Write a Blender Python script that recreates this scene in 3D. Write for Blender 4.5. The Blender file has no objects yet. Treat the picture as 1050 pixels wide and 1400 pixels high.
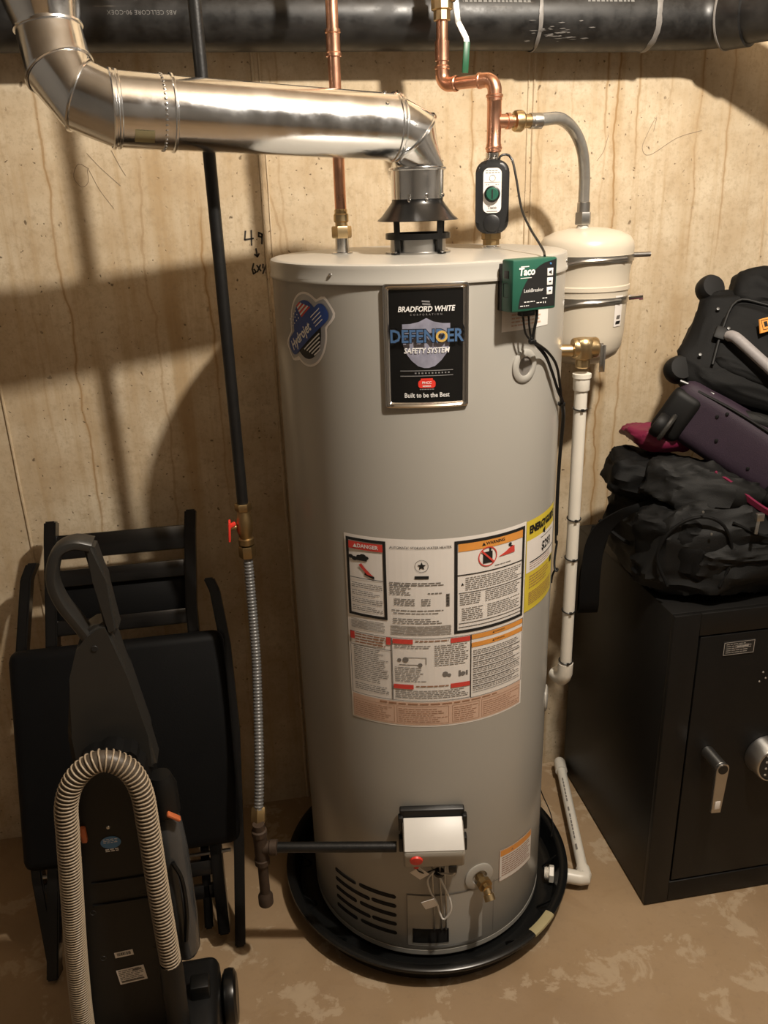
import bpy, bmesh, math, random
from mathutils import Vector, Matrix, noise
random.seed(7)
sc = bpy.context.scene
COL = sc.collection
PI = math.pi
V = Vector

# ------------------------------------------------------------------ camera
cam_d = bpy.data.cameras.new('camera'); cam = bpy.data.objects.new('camera', cam_d); COL.objects.link(cam)
cam_d.sensor_fit = 'VERTICAL'; cam_d.sensor_height = 36.0; cam_d.lens = 36.0 * 1130 / 1400
cam_d.clip_start = 0.02
RT, DN, FW = V((0.98459338, -0.1724194, -0.02911062)), V((-0.08847863, -0.34765517, -0.93343849)), V((0.15082244, 0.92163303, -0.35755441))
M4 = Matrix.Identity(4)
for i in range(3):
    M4[i][0] = RT[i]; M4[i][1] = -DN[i]; M4[i][2] = -FW[i]
M4.translation = V((0, 0, 1.62))
cam.matrix_world = M4
sc.camera = cam

# ------------------------------------------------------------------ world, lamps, exposure
w = bpy.data.worlds.new('world'); sc.world = w; w.use_nodes = True
w.node_tree.nodes['Background'].inputs[0].default_value = (1.0, 0.8, 0.6, 1)
w.node_tree.nodes['Background'].inputs[1].default_value = 0.01
def lamp(name, loc, power, radius, col):
    l = bpy.data.lights.new(name, 'POINT'); l.energy = power; l.shadow_soft_size = radius; l.color = col
    o = bpy.data.objects.new(name, l); o.location = loc; COL.objects.link(o); return o
lamp('ceiling_bulb', (0.745, 0.68, 2.50), 135, 0.035, (1.0, 0.91, 0.79))
lamp('fill_light', (2.15, 0.10, 2.5), 8, 0.12, (1.0, 0.91, 0.79))  # added fill lamp, brightens the lower front of the heater
sc.view_settings.view_transform = 'Standard'; sc.view_settings.look = 'None'
sc.view_settings.gamma = 1.0; sc.view_settings.use_curve_mapping = False
sc.view_settings.exposure = 0.16

# ------------------------------------------------------------------ materials
def nodes_of(m):
    m.use_nodes = True
    nt = m.node_tree
    return nt, nt.nodes, nt.links, nt.nodes['Principled BSDF']
def pr(name, col, rough=0.5, metal=0.0, var=0.06, vscale=30, bump=0.0, bscale=200, coat=0.0, spec=0.5, alpha=1.0, transm=0.0, rvar=0.0, aniso=0.0):
    """plain procedural material: a little colour mottling and fine relief"""
    m = bpy.data.materials.new(name)
    nt, N, L, b = nodes_of(m)
    tc = N.new('ShaderNodeTexCoord')
    nz = N.new('ShaderNodeTexNoise'); nz.inputs['Scale'].default_value = vscale; nz.inputs['Detail'].default_value = 4
    L.new(tc.outputs['Object'], nz.inputs['Vector'])
    mx = N.new('ShaderNodeMix'); mx.data_type = 'RGBA'
    mx.inputs[6].default_value = tuple(max(0, c * (1 - var * 1.6)) for c in col) + (1,)
    mx.inputs[7].default_value = tuple(min(1, c * (1 + var * 1.6)) for c in col) + (1,)
    L.new(nz.outputs['Fac'], mx.inputs[0]); L.new(mx.outputs[2], b.inputs['Base Color'])
    b.inputs['Roughness'].default_value = rough; b.inputs['Metallic'].default_value = metal
    b.inputs['Specular IOR Level'].default_value = spec
    b.inputs['Coat Weight'].default_value = coat; b.inputs['Coat Roughness'].default_value = 0.08
    b.inputs['Anisotropic'].default_value = aniso
    b.inputs['Transmission Weight'].default_value = transm
    if rvar:
        mr = N.new('ShaderNodeMapRange'); mr.inputs[3].default_value = max(0.02, rough - rvar); mr.inputs[4].default_value = min(1, rough + rvar)
        L.new(nz.outputs['Fac'], mr.inputs[0]); L.new(mr.outputs[0], b.inputs['Roughness'])
    if bump:
        n2 = N.new('ShaderNodeTexNoise'); n2.inputs['Scale'].default_value = bscale; n2.inputs['Detail'].default_value = 3
        L.new(tc.outputs['Object'], n2.inputs['Vector'])
        bp = N.new('ShaderNodeBump'); bp.inputs['Strength'].default_value = bump; bp.inputs['Distance'].default_value = 0.002
        L.new(n2.outputs['Fac'], bp.inputs['Height']); L.new(bp.outputs[0], b.inputs['Normal'])
    return m

class G:
    """tiny node-graph helper"""
    def __init__(s, m): s.nt, s.N, s.L, s.b = nodes_of(m)
    def n(s, t, **k):
        x = s.N.new(t)
        for a, v in k.items(): setattr(x, a, v)
        return x
    def put(s, sock, v):
        if isinstance(v, bpy.types.NodeSocket): s.L.new(v, sock)
        else: sock.default_value = v
    def math(s, op, a, b=0.0, c=None, clamp=False):
        x = s.n('ShaderNodeMath', operation=op, use_clamp=clamp); s.put(x.inputs[0], a); s.put(x.inputs[1], b)
        if c is not None: s.put(x.inputs[2], c)
        return x.outputs[0]
    def noise(s, vec, scale, detail=4, rough=0.55, dist=0.0):
        x = s.n('ShaderNodeTexNoise'); s.put(x.inputs['Vector'], vec); x.inputs['Scale'].default_value = scale
        x.inputs['Detail'].default_value = detail; x.inputs['Roughness'].default_value = rough; x.inputs['Distortion'].default_value = dist
        return x.outputs['Fac']
    def ss(s, v, a, b, lo=0.0, hi=1.0):
        x = s.n('ShaderNodeMapRange', interpolation_type='SMOOTHSTEP'); s.put(x.inputs[0], v)
        for i, q in enumerate((a, b, lo, hi)): x.inputs[i + 1].default_value = q
        return x.outputs[0]
    def mix(s, f, a, b, blend='MIX'):
        x = s.n('ShaderNodeMix', data_type='RGBA', blend_type=blend)
        s.put(x.inputs[0], f); s.put(x.inputs[6], a if isinstance(a, bpy.types.NodeSocket) else tuple(a) + (1,)); s.put(x.inputs[7], b if isinstance(b, bpy.types.NodeSocket) else tuple(b) + (1,))
        return x.outputs[2]
    def comb(s, x, y, z):
        c = s.n('ShaderNodeCombineXYZ'); s.put(c.inputs[0], x); s.put(c.inputs[1], y); s.put(c.inputs[2], z); return c.outputs[0]

def mat_wall():
    m = bpy.data.materials.new('poured_concrete_wall'); g = G(m)
    tc = g.n('ShaderNodeTexCoord'); P = tc.outputs['Object']
    sp = g.n('ShaderNodeSeparateXYZ'); g.L.new(P, sp.inputs[0]); x, y, z = sp.outputs
    big = g.noise(P, 1.7, 5); med = g.noise(P, 9, 5, 0.6); fine = g.noise(P, 60, 4, 0.65)
    col = g.mix(g.ss(big, 0.35, 0.65), (0.58, 0.475, 0.33), (0.68, 0.575, 0.42))
    col = g.mix(g.ss(med, 0.3, 0.72, 0.0, 0.75), col, (0.47, 0.35, 0.215))
    col = g.mix(g.math('MULTIPLY', g.ss(fine, 0.45, 0.75), 0.55), col, (0.40, 0.30, 0.185))
    # broad faint vertical washes
    wash = g.noise(g.comb(g.math('MULTIPLY', x, 9.0), 0.0, g.math('MULTIPLY', z, 0.45)), 1.0, 4, 0.6)
    col = g.mix(g.ss(wash, 0.52, 0.74, 0, 0.7), col, (0.41, 0.275, 0.135))
    wash2 = g.noise(g.comb(g.math('MULTIPLY', x, 26.0), 4.0, g.math('MULTIPLY', z, 1.1)), 1.0, 5, 0.65)
    col = g.mix(g.ss(wash2, 0.48, 0.75, 0, 0.7), col, (0.43, 0.30, 0.16))
    col = g.mix(g.ss(g.noise(P, 140, 3, 0.6), 0.5, 0.75, 0, 0.4), col, (0.36, 0.275, 0.18))
    # thin wandering rust-brown drips in two sizes
    for k, wob, seed, wid, amt in ((6.5, 0.055, 0.0, 0.009, 0.8), (13.0, 0.034, 7.3, 0.015, 0.65), (5.1, 0.09, 3.9, 0.008, 0.7)):
        nx = g.noise(g.comb(g.math('MULTIPLY', x, 3.0), seed, g.math('MULTIPLY', z, 5.0)), 1.0, 3)
        ny = g.noise(g.comb(g.math('MULTIPLY', x, 14.0), seed + 3, g.math('MULTIPLY', z, 22.0)), 1.0, 2)
        xx = g.math('ADD', g.math('ADD', x, g.math('MULTIPLY', nx, wob)), g.math('MULTIPLY', ny, 0.010))
        q = g.math('MULTIPLY', g.math('ADD', xx, 5.0), k)
        fr = g.math('ABSOLUTE', g.math('SUBTRACT', g.math('FRACT', q), 0.5))
        cell = g.n('ShaderNodeTexWhiteNoise', noise_dimensions='1D'); g.L.new(g.math('FLOOR', q), cell.inputs['W'])
        on = g.ss(cell.outputs['Value'], 0.42, 0.95)
        runs = g.ss(g.noise(g.comb(g.math('MULTIPLY', x, 4.0), seed + 9, g.math('MULTIPLY', z, 1.3)), 1.0, 2), 0.40, 0.56)
        ln = g.math('MULTIPLY', g.math('MULTIPLY', g.ss(fr, wid, wid * 2.6, 1, 0), on), runs)
        col = g.mix(g.math('MULTIPLY', ln, amt), col, (0.27, 0.15, 0.055))
        side = g.math('MULTIPLY', g.math('MULTIPLY', g.ss(fr, 0.02, 0.11, 1, 0), on), runs)
        col = g.mix(g.math('MULTIPLY', side, 0.30), col, (0.42, 0.26, 0.11))
    # bug holes: dark little pits
    pits = None
    for sc_, thr in ((30, 0.13), (70, 0.17)):
        vv = g.n('ShaderNodeTexVoronoi'); vv.inputs['Scale'].default_value = sc_; vv.inputs['Randomness'].default_value = 1.0
        g.L.new(g.n('ShaderNodeVectorMath', operation='ADD').outputs[0], vv.inputs['Vector'])
        ad = vv.inputs['Vector'].links[0].from_node; g.L.new(P, ad.inputs[0])
        wv = g.n('ShaderNodeTexNoise'); wv.inputs['Scale'].default_value = 45; g.L.new(P, wv.inputs['Vector'])
        sl = g.n('ShaderNodeVectorMath', operation='SCALE'); g.L.new(wv.outputs['Color'], sl.inputs[0]); sl.inputs['Scale'].default_value = 0.022
        g.L.new(sl.outputs[0], ad.inputs[1])
        s2 = g.n('ShaderNodeSeparateColor'); g.L.new(vv.outputs['Color'], s2.inputs[0])
        gate = g.math('MULTIPLY', g.ss(s2.outputs[0], 0.62, 0.72), g.ss(g.noise(P, 3.1, 2), 0.40, 0.55))
        p1 = g.math('MULTIPLY', g.ss(vv.outputs['Distance'], thr * 0.5, thr, 1, 0), gate)
        pits = p1 if pits is None else g.math('MAXIMUM', pits, p1)
    col = g.mix(g.math('MULTIPLY', pits, 0.8), col, (0.10, 0.066, 0.035))
    g.L.new(col, g.b.inputs['Base Color']); g.b.inputs['Roughness'].default_value = 0.85; g.b.inputs['Specular IOR Level'].default_value = 0.25
    h = g.math('SUBTRACT', g.math('ADD', g.math('MULTIPLY', med, 0.6), g.math('MULTIPLY', fine, 0.35)), g.math('MULTIPLY', pits, 1.6))
    bp = g.n('ShaderNodeBump'); bp.inputs['Strength'].default_value = 0.35; bp.inputs['Distance'].default_value = 0.004
    g.L.new(h, bp.inputs['Height']); g.L.new(bp.outputs[0], g.b.inputs['Normal'])
    return m
def mat_floor():
    m = bpy.data.materials.new('worn_concrete_floor'); g = G(m)
    tc = g.n('ShaderNodeTexCoord'); P = tc.outputs['Object']
    big = g.noise(P, 2.2, 4); med = g.noise(P, 7.5, 5, 0.6, 0.6); fine = g.noise(P, 70, 4, 0.6)
    col = g.mix(g.ss(big, 0.3, 0.7), (0.27, 0.18, 0.10), (0.34, 0.235, 0.135))
    col = g.mix(g.math('MULTIPLY', g.ss(g.noise(P, 11, 6, 0.65, 0.4), 0.55, 0.60), 0.6), col, (0.46, 0.36, 0.245))
    col = g.mix(g.math('MULTIPLY', g.ss(g.noise(P, 4.4, 4, 0.6, 1.2), 0.60, 0.66), 0.40), col, (0.27, 0.175, 0.095))
    col = g.mix(g.math('MULTIPLY', g.ss(fine, 0.5, 0.8), 0.35), col, (0.24, 0.165, 0.10))
    g.L.new(col, g.b.inputs['Base Color'])
    g.L.new(g.ss(med, 0.35, 0.65, 0.42, 0.7), g.b.inputs['Roughness'])
    bp = g.n('ShaderNodeBump'); bp.inputs['Strength'].default_value = 0.2; bp.inputs['Distance'].default_value = 0.002
    g.L.new(fine, bp.inputs['Height']); g.L.new(bp.outputs[0], g.b.inputs['Normal'])
    return m
def mat_galv():
    m = bpy.data.materials.new('galvanized_steel'); g = G(m)
    tc = g.n('ShaderNodeTexCoord'); P = tc.outputs['Object']
    a = g.noise(P, 18, 4, 0.6); f = g.noise(P, 260, 3, 0.6)
    col = g.mix(a, (0.74, 0.75, 0.76), (0.90, 0.91, 0.92))
    g.L.new(col, g.b.inputs['Base Color']); g.b.inputs['Metallic'].default_value = 1.0
    g.L.new(g.ss(a, 0.3, 0.7, 0.12, 0.26), g.b.inputs['Roughness'])
    bp = g.n('ShaderNodeBump'); bp.inputs['Strength'].default_value = 0.16; bp.inputs['Distance'].default_value = 0.0015
    g.L.new(g.math('ADD', g.math('MULTIPLY', a, 1.3), g.math('MULTIPLY', f, 0.25)), bp.inputs['Height']); g.L.new(bp.outputs[0], g.b.inputs['Normal'])
    return m
def mat_abs():
    m = bpy.data.materials.new('black_plastic_drain_pipe'); g = G(m)
    tc = g.n('ShaderNodeTexCoord'); P = tc.outputs['Object']
    sp = g.n('ShaderNodeSeparateXYZ'); g.L.new(P, sp.inputs[0])
    st = g.noise(g.comb(g.math('MULTIPLY', sp.outputs[0], 5.0), g.math('MULTIPLY', sp.outputs[1], 60.0), g.math('MULTIPLY', sp.outputs[2], 60.0)), 1.0, 4, 0.7)
    sc2 = g.noise(P, 22, 5, 0.7)
    col = g.mix(g.ss(sc2, 0.35, 0.7), (0.006, 0.0058, 0.0057), (0.016, 0.015, 0.014))
    scr = g.math('MULTIPLY', g.ss(st, 0.64, 0.76), g.ss(g.noise(P, 6.0, 3), 0.45, 0.62))
    col = g.mix(g.math('MULTIPLY', scr, 0.5), col, (0.30, 0.26, 0.22))
    g.L.new(col, g.b.inputs['Base Color']); g.L.new(g.ss(sc2, 0.3, 0.7, 0.34, 0.55), g.b.inputs['Roughness'])
    return m

MAT = {}
MAT['wall'] = mat_wall(); MAT['floor'] = mat_floor(); MAT['galv'] = mat_galv(); MAT['abs'] = mat_abs()
MAT['plaster'] = pr('painted_block', (0.26, 0.25, 0.235), 0.9, bump=0.2)
MAT['joist'] = pr('bare_ceiling_boards', (0.26, 0.205, 0.145), 0.85, var=0.15, vscale=8)
MAT['jacket'] = pr('grey_enamel', (0.38, 0.362, 0.325), 0.27, var=0.015, vscale=6, spec=0.5)
MAT['lid'] = pr('pale_enamel_lid', (0.39, 0.372, 0.335), 0.28, var=0.02, vscale=6)
MAT['copper'] = pr('copper', (0.78, 0.42, 0.28), 0.30, 1.0, var=0.16, vscale=35, rvar=0.08)
MAT['brass'] = pr('brass', (0.60, 0.45, 0.25), 0.32, 1.0, var=0.1, vscale=60)
MAT['dull_brass'] = pr('tarnished_brass', (0.36, 0.25, 0.12), 0.45, 1.0, var=0.2, vscale=50)
MAT['chrome'] = pr('polished_steel', (0.72, 0.70, 0.67), 0.16, 1.0, var=0.03)
MAT['steel'] = pr('brushed_steel', (0.50, 0.49, 0.47), 0.33, 1.0, var=0.06)
MAT['iron'] = pr('black_iron', (0.013, 0.0125, 0.012), 0.42, 0.3, var=0.3, vscale=60, bump=0.15)
MAT['rust'] = pr('rusty_iron', (0.055, 0.034, 0.021), 0.7, 0.3, var=0.35, vscale=60, bump=0.3)
MAT['blackpaint'] = pr('black_gloss_paint', (0.005, 0.005, 0.005), 0.28, var=0.1)
MAT['flexgrey'] = pr('grey_coated_connector', (0.17, 0.168, 0.165), 0.38, 0.35, var=0.1)
MAT['braid'] = pr('grey_supply_hose', (0.36, 0.345, 0.315), 0.24, 0.6, var=0.12, vscale=90)
MAT['red'] = pr('red_handle', (0.75, 0.045, 0.03), 0.4)
MAT['green'] = pr('green_plastic', (0.018, 0.095, 0.062), 0.35)
MAT['greenlever'] = pr('green_vinyl_grip', (0.010, 0.085, 0.038), 0.4)
MAT['darkplastic'] = pr('charcoal_plastic', (0.011, 0.011, 0.0115), 0.42, bump=0.1)
MAT['black'] = pr('black_plastic', (0.006, 0.006, 0.006), 0.4)
MAT['pan'] = pr('black_pan_plastic', (0.006, 0.0063, 0.0063), 0.27, var=0.2, vscale=14)
MAT['cream'] = pr('cream_enamel', (0.60, 0.535, 0.43), 0.32, var=0.03, vscale=9)
MAT['pvc'] = pr('white_pipe_plastic', (0.70, 0.66, 0.58), 0.36, var=0.03)
MAT['white'] = pr('white_plastic', (0.62, 0.60, 0.565), 0.38, var=0.03)
MAT['greyplastic'] = pr('light_grey_plastic', (0.36, 0.335, 0.29), 0.42, var=0.03)
MAT['paper'] = pr('label_paper', (0.78, 0.735, 0.69), 0.5, var=0.02)
MAT['peach'] = pr('peach_paper', (0.64, 0.44, 0.33), 0.5, var=0.03)
MAT['yellowpaper'] = pr('yellow_paper', (0.66, 0.52, 0.05), 0.5, var=0.03)
MAT['ink'] = pr('black_ink', (0.012, 0.012, 0.012), 0.5)
MAT['greyink'] = pr('grey_ink', (0.17, 0.155, 0.14), 0.6)
MAT['paleink'] = pr('pale_grey_ink', (0.34, 0.31, 0.28), 0.6)
MAT['brownink'] = pr('brown_ink', (0.33, 0.17, 0.10), 0.6)
MAT['redink'] = pr('red_ink', (0.62, 0.06, 0.045), 0.45)
MAT['orangeink'] = pr('orange_ink', (0.72, 0.30, 0.06), 0.45)
MAT['blueink'] = pr('blue_ink', (0.02, 0.06, 0.26), 0.35)
MAT['platblack'] = pr('glossy_black_plate', (0.006, 0.006, 0.006), 0.12, coat=0.5)
MAT['shield'] = pr('holographic_silver', (0.36, 0.36, 0.46), 0.3, 0.35, var=0.3, vscale=60)
MAT['letterblue'] = pr('blue_foil_letters', (0.10, 0.20, 0.40), 0.3, 0.4)
MAT['gold'] = pr('gold_print', (0.75, 0.50, 0.14), 0.4, 0.3)
MAT['silverprint'] = pr('silver_print', (0.42, 0.42, 0.43), 0.35, 0.6)
MAT['whiteprint'] = pr('white_print', (0.80, 0.79, 0.77), 0.45)
MAT['slot'] = pr('dark_opening', (0.008, 0.0075, 0.007), 0.8)
MAT['tape'] = pr('yellowed_tape', (0.36, 0.31, 0.17), 0.4, var=0.1)
MAT['safe'] = pr('black_textured_steel', (0.005, 0.0046, 0.0042), 0.45, var=0.15, vscale=40, bump=0.12, bscale=500, spec=0.32)
MAT['vinyl'] = pr('black_vinyl', (0.004, 0.004, 0.0042), 0.55, spec=0.12, var=0.12, vscale=20, bump=0.1, bscale=350)
MAT['lacquer'] = pr('black_lacquered_wood', (0.005, 0.0045, 0.0042), 0.25, var=0.2, vscale=20)
MAT['vacgrey'] = pr('dark_grey_plastic', (0.022, 0.021, 0.019), 0.38, var=0.06)
MAT['vacblack'] = pr('vacuum_black_plastic', (0.005, 0.0048, 0.0046), 0.45, var=0.1, spec=0.35)
MAT['hoseridge'] = pr('tan_hose_ridge', (0.36, 0.285, 0.20), 0.35, var=0.06)
MAT['hosewall'] = pr('brown_hose_wall', (0.075, 0.058, 0.042), 0.45, var=0.1)
MAT['clear'] = pr('smoky_clear_plastic', (0.055, 0.055, 0.055), 0.2, var=0.2, vscale=30)
MAT['blue'] = pr('blue_sticker', (0.07, 0.22, 0.46), 0.4)
MAT['orange'] = pr('orange_plastic', (0.50, 0.13, 0.045), 0.4)
MAT['fabric'] = pr('black_nylon', (0.0022, 0.0022, 0.0022), 0.7, var=0.2, vscale=60, bump=0.3, bscale=700, spec=0.2)
MAT['fabric2'] = pr('charcoal_nylon', (0.0055, 0.0055, 0.0053), 0.65, var=0.2, vscale=40, bump=0.3, bscale=600, spec=0.25)
MAT['purple'] = pr('purple_nylon', (0.017, 0.0065, 0.0175), 0.7, var=0.12, vscale=40, bump=0.3, bscale=700)
MAT['pink'] = pr('pink_nylon', (0.13, 0.006, 0.032), 0.5, var=0.1)
MAT['greyweb'] = pr('grey_webbing', (0.24, 0.225, 0.225), 0.6, var=0.1, vscale=200)
MAT['rubber'] = pr('dark_rubber', (0.0032, 0.0032, 0.0032), 0.6, var=0.1, spec=0.3)
MAT['orangebadge'] = pr('orange_badge', (0.72, 0.30, 0.06), 0.5)
MAT['marker'] = pr('black_marker', (0.035, 0.028, 0.022), 0.8)
MAT['pencil'] = pr('pencil_line', (0.26, 0.20, 0.14), 0.9)
MAT['cement'] = pr('white_pipe_cement', (0.17, 0.16, 0.15), 0.5, var=0.2, vscale=90)
MAT['absprint'] = pr('faded_white_print', (0.15, 0.145, 0.138), 0.6)

# ------------------------------------------------------------------ geometry helpers
def thing(name, label, cat, loc=(0, 0, 0), group=None):
    o = bpy.data.objects.new(name, None); COL.objects.link(o); o.location = loc
    o.empty_display_size = 0.05
    o['label'] = label; o['category'] = cat
    if group: o['group'] = group
    return o
def origin(p):
    q = V((0, 0, 0))
    while p is not None:
        q += p.location; p = p.parent
    return q
def obj(name, bm, mat, parent=None, label=None, smooth=True, angle=0.6):
    """link a bmesh (world coordinates) as one mesh object under its parent"""
    me = bpy.data.meshes.new(name)
    bmesh.ops.remove_doubles(bm, verts=bm.verts, dist=1e-6)
    if len(bm.verts):
        c = V((0, 0, 0))
        lo = [min(v.co[i] for v in bm.verts) for i in range(3)]; hi = [max(v.co[i] for v in bm.verts) for i in range(3)]
        c = V(((lo[0] + hi[0]) / 2, (lo[1] + hi[1]) / 2, lo[2]))
        for v in bm.verts: v.co -= c
    else: c = V((0, 0, 0))
    if smooth:
        for f in bm.faces: f.smooth = True
        for e in bm.edges:
            if len(e.link_faces) == 2 and e.calc_face_angle(0) > angle: e.smooth = False
    bm.to_mesh(me); bm.free()
    me.materials.append(MAT[mat] if isinstance(mat, str) else mat)
    o = bpy.data.objects.new(name, me); COL.objects.link(o)
    o.parent = parent; o.location = c - origin(parent)
    if label: o['label'] = label
    return o
def tag(o, label, cat, group=None):
    o['label'] = label; o['category'] = cat
    if group: o['group'] = group
    return o
def NB(): return bmesh.new()
def frame(n, ref=None):
    n = V(n).normalized()
    r = V(ref) if ref is not None else (V((0, 0, 1)) if abs(n.z) < 0.9 else V((1, 0, 0)))
    u = (r - n * r.dot(n)).normalized()
    return u, n.cross(u)
def box(bm, lo, hi, M=None, bev=0.0, seg=2):
    vs = [bm.verts.new((x, y, z)) for x in (lo[0], hi[0]) for y in (lo[1], hi[1]) for z in (lo[2], hi[2])]
    F = [bm.faces.new([vs[i] for i in q]) for q in ((0, 1, 3, 2), (4, 6, 7, 5), (0, 4, 5, 1), (2, 3, 7, 6), (0, 2, 6, 4), (1, 5, 7, 3))]
    geo = vs
    if bev:
        es = list({e for f in F for e in f.edges})
        r = bmesh.ops.bevel(bm, geom=es, offset=bev, segments=seg, affect='EDGES', profile=0.5)
        geo = list({v for f in r['faces'] for v in f.verts} | {v for v in vs if v.is_valid})
        F = None
        seen = set(geo); stack = list(geo)
        while stack:
            v = stack.pop()
            for e in v.link_edges:
                ov = e.other_vert(v)
                if ov not in seen: seen.add(ov); stack.append(ov)
        geo = list(seen)
    if M is not None:
        for v in geo: v.co = M @ v.co
    return geo
def bars(bm, a, b, wx, wy, ref=(0, 0, 1), bev=0.002):
    """square bar from a to b"""
    a, b = V(a), V(b); n = (b - a).normalized(); u, v = frame(n, ref)
    M = Matrix((u, v, n)).transposed().to_4x4(); M.translation = a
    return box(bm, (-wx / 2, -wy / 2, 0), (wx / 2, wy / 2, (b - a).length), M, bev)
def spline(pts, step=0.01):
    pts = [V(p) for p in pts]
    P = [pts[0] * 2 - pts[1]] + pts + [pts[-1] * 2 - pts[-2]]
    out = []
    for i in range(1, len(P) - 2):
        p0, p1, p2, p3 = P[i - 1:i + 3]
        n = max(2, int((p2 - p1).length / step))
        for k in range(n):
            t = k / n
            out.append(0.5 * ((2 * p1) + (p2 - p0) * t + (2 * p0 - 5 * p1 + 4 * p2 - p3) * t * t + (3 * p1 - p0 - 3 * p2 + p3) * t ** 3))
    out.append(pts[-1]); return out
def resample(pts, step):
    out = [pts[0]]; acc = 0
    for a, b in zip(pts, pts[1:]):
        d = (b - a).length
        if d == 0: continue
        t = step - acc
        while t <= d:
            out.append(a.lerp(b, t / d)); t += step
        acc = d - (t - step)
    return out
def frames(pts):
    T = []
    for i in range(len(pts)):
        a = pts[max(0, i - 1)]; b = pts[min(len(pts) - 1, i + 1)]; T.append((b - a).normalized())
    u, v = frame(T[0]); U = [u]
    for i in range(1, len(pts)):
        u = U[-1] - T[i] * U[-1].dot(T[i]); U.append(u.normalized())
    return T, U
def tube(bm, pts, r, seg=14, cap=True):
    pts = [V(p) for p in pts]; T, U = frames(pts); rings = []
    for i, p in enumerate(pts):
        rr = r[i] if isinstance(r, (list, tuple)) else r
        w_ = T[i].cross(U[i])
        rings.append([bm.verts.new(p + (U[i] * math.cos(a) + w_ * math.sin(a)) * rr) for a in [2 * PI * k / seg for k in range(seg)]])
    for a, b in zip(rings, rings[1:]):
        for k in range(seg):
            bm.faces.new((a[k], a[(k + 1) % seg], b[(k + 1) % seg], b[k]))
    if cap:
        bm.faces.new(list(reversed(rings[0]))); bm.faces.new(rings[-1])
    return rings
def lathe(bm, prof, c, axis=(0, 0, 1), seg=48, caps=True, ref=None):
    """prof: (radius, height along axis) from c"""
    c = V(c); n = V(axis).normalized(); u, v = frame(n, ref); rings = []
    for r, h in prof:
        if r < 1e-6: rings.append([bm.verts.new(c + n * h)]); continue
        rings.append([bm.verts.new(c + n * h + (u * math.cos(a) + v * math.sin(a)) * r) for a in [2 * PI * k / seg for k in range(seg)]])
    for a, b in zip(rings, rings[1:]):
        for k in range(seg):
            k2 = (k + 1) % seg
            if len(a) == 1 and len(b) == 1: continue
            if len(a) == 1: bm.faces.new((a[0], b[k2], b[k]))
            elif len(b) == 1: bm.faces.new((a[k], a[k2], b[0]))
            else: bm.faces.new((a[k], a[k2], b[k2], b[k]))
    if caps:
        if len(rings[0]) > 1: bm.faces.new(list(reversed(rings[0])))
        if len(rings[-1]) > 1: bm.faces.new(rings[-1])
    return rings
def hexnut(bm, c, axis, r, h): return lathe(bm, [(r * .93, 0), (r, h * .12), (r, h * .88), (r * .93, h)], c, axis, seg=6)
def loft(bm, rings, seg=40, cap=False, ref=(0, 0.3, 1)):
    """rings: (centre, normal, radius) skinned in order"""
    prev = None; first = None
    for c, n, r in rings:
        u, v = frame(n, ref)
        cur = [bm.verts.new(V(c) + (u * math.cos(a) + v * math.sin(a)) * r) for a in [2 * PI * k / seg for k in range(seg)]]
        if prev:
            for k in range(seg): bm.faces.new((prev[k], prev[(k + 1) % seg], cur[(k + 1) % seg], cur[k]))
        else: first = cur
        prev = cur
    if cap: bm.faces.new(list(reversed(first))); bm.faces.new(prev)
def prism(bm, poly, M, depth):
    """poly (x,y) extruded along local z by depth, mapped by M"""
    a = [bm.verts.new(M @ V((x, y, 0))) for x, y in poly]; b = [bm.verts.new(M @ V((x, y, depth))) for x, y in poly]
    n = len(poly)
    bm.faces.new(list(reversed(a))); bm.faces.new(b)
    for k in range(n): bm.faces.new((a[k], a[(k + 1) % n], b[(k + 1) % n], b[k]))
def basis(o, x, y, z=None):
    x, y = V(x).normalized(), V(y); y = (y - x * y.dot(x)).normalized(); z = x.cross(y)
    M = Matrix((x, y, z)).transposed().to_4x4(); M.translation = V(o); return M
def rrect(w_, h, r, n=5, cx=0, cy=0):
    out = []
    for sx, sy, a0 in ((1, 1, 0), (-1, 1, 90), (-1, -1, 180), (1, -1, 270)):
        for k in range(n + 1):
            a = math.radians(a0 + 90 * k / n)
            out.append((cx + sx * (w_ / 2 - r) + r * math.cos(a), cy + sy * (h / 2 - r) + r * math.sin(a)))
    return out
# --- flat prints: everything is drawn in a (u,v) sheet first, then laid on a plane or bent round a cylinder
def f_poly(bm, pts, w_=0.0):
    f = bm.faces.new([bm.verts.new((x, y, w_)) for x, y in pts]); return f
def f_rect(bm, x0, y0, x1, y1, w_=0.0): f_poly(bm, [(x0, y0), (x1, y0), (x1, y1), (x0, y1)], w_)
def f_frame(bm, x0, y0, x1, y1, t):
    f_rect(bm, x0, y0, x1, y0 + t); f_rect(bm, x0, y1 - t, x1, y1); f_rect(bm, x0, y0 + t, x0 + t, y1 - t); f_rect(bm, x1 - t, y0 + t, x1, y1 - t)
def f_text(bm, s, x, y, size, align='CENTER', bold=0.0, shear=0.0, rot=0.0, sx=1.0, spacing=1.0):
    cu = bpy.data.curves.new('t', 'FONT'); cu.body = s; cu.size = size; cu.align_x = align; cu.align_y = 'CENTER'
    cu.offset = bold * size; cu.shear = shear; cu.resolution_u = 2; cu.space_character = spacing
    ob = bpy.data.objects.new('t', cu); me = ob.to_mesh()
    c, s_ = math.cos(rot), math.sin(rot); vs = []
    for v in me.vertices:
        a, b = v.co.x * sx, v.co.y
        vs.append(bm.verts.new((x + a * c - b * s_, y + a * s_ + b * c, 0)))
    for p in me.polygons:
        try: bm.faces.new([vs[i] for i in p.vertices])
        except ValueError: pass
    ob.to_mesh_clear(); bpy.data.objects.remove(ob); bpy.data.curves.remove(cu)
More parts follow.
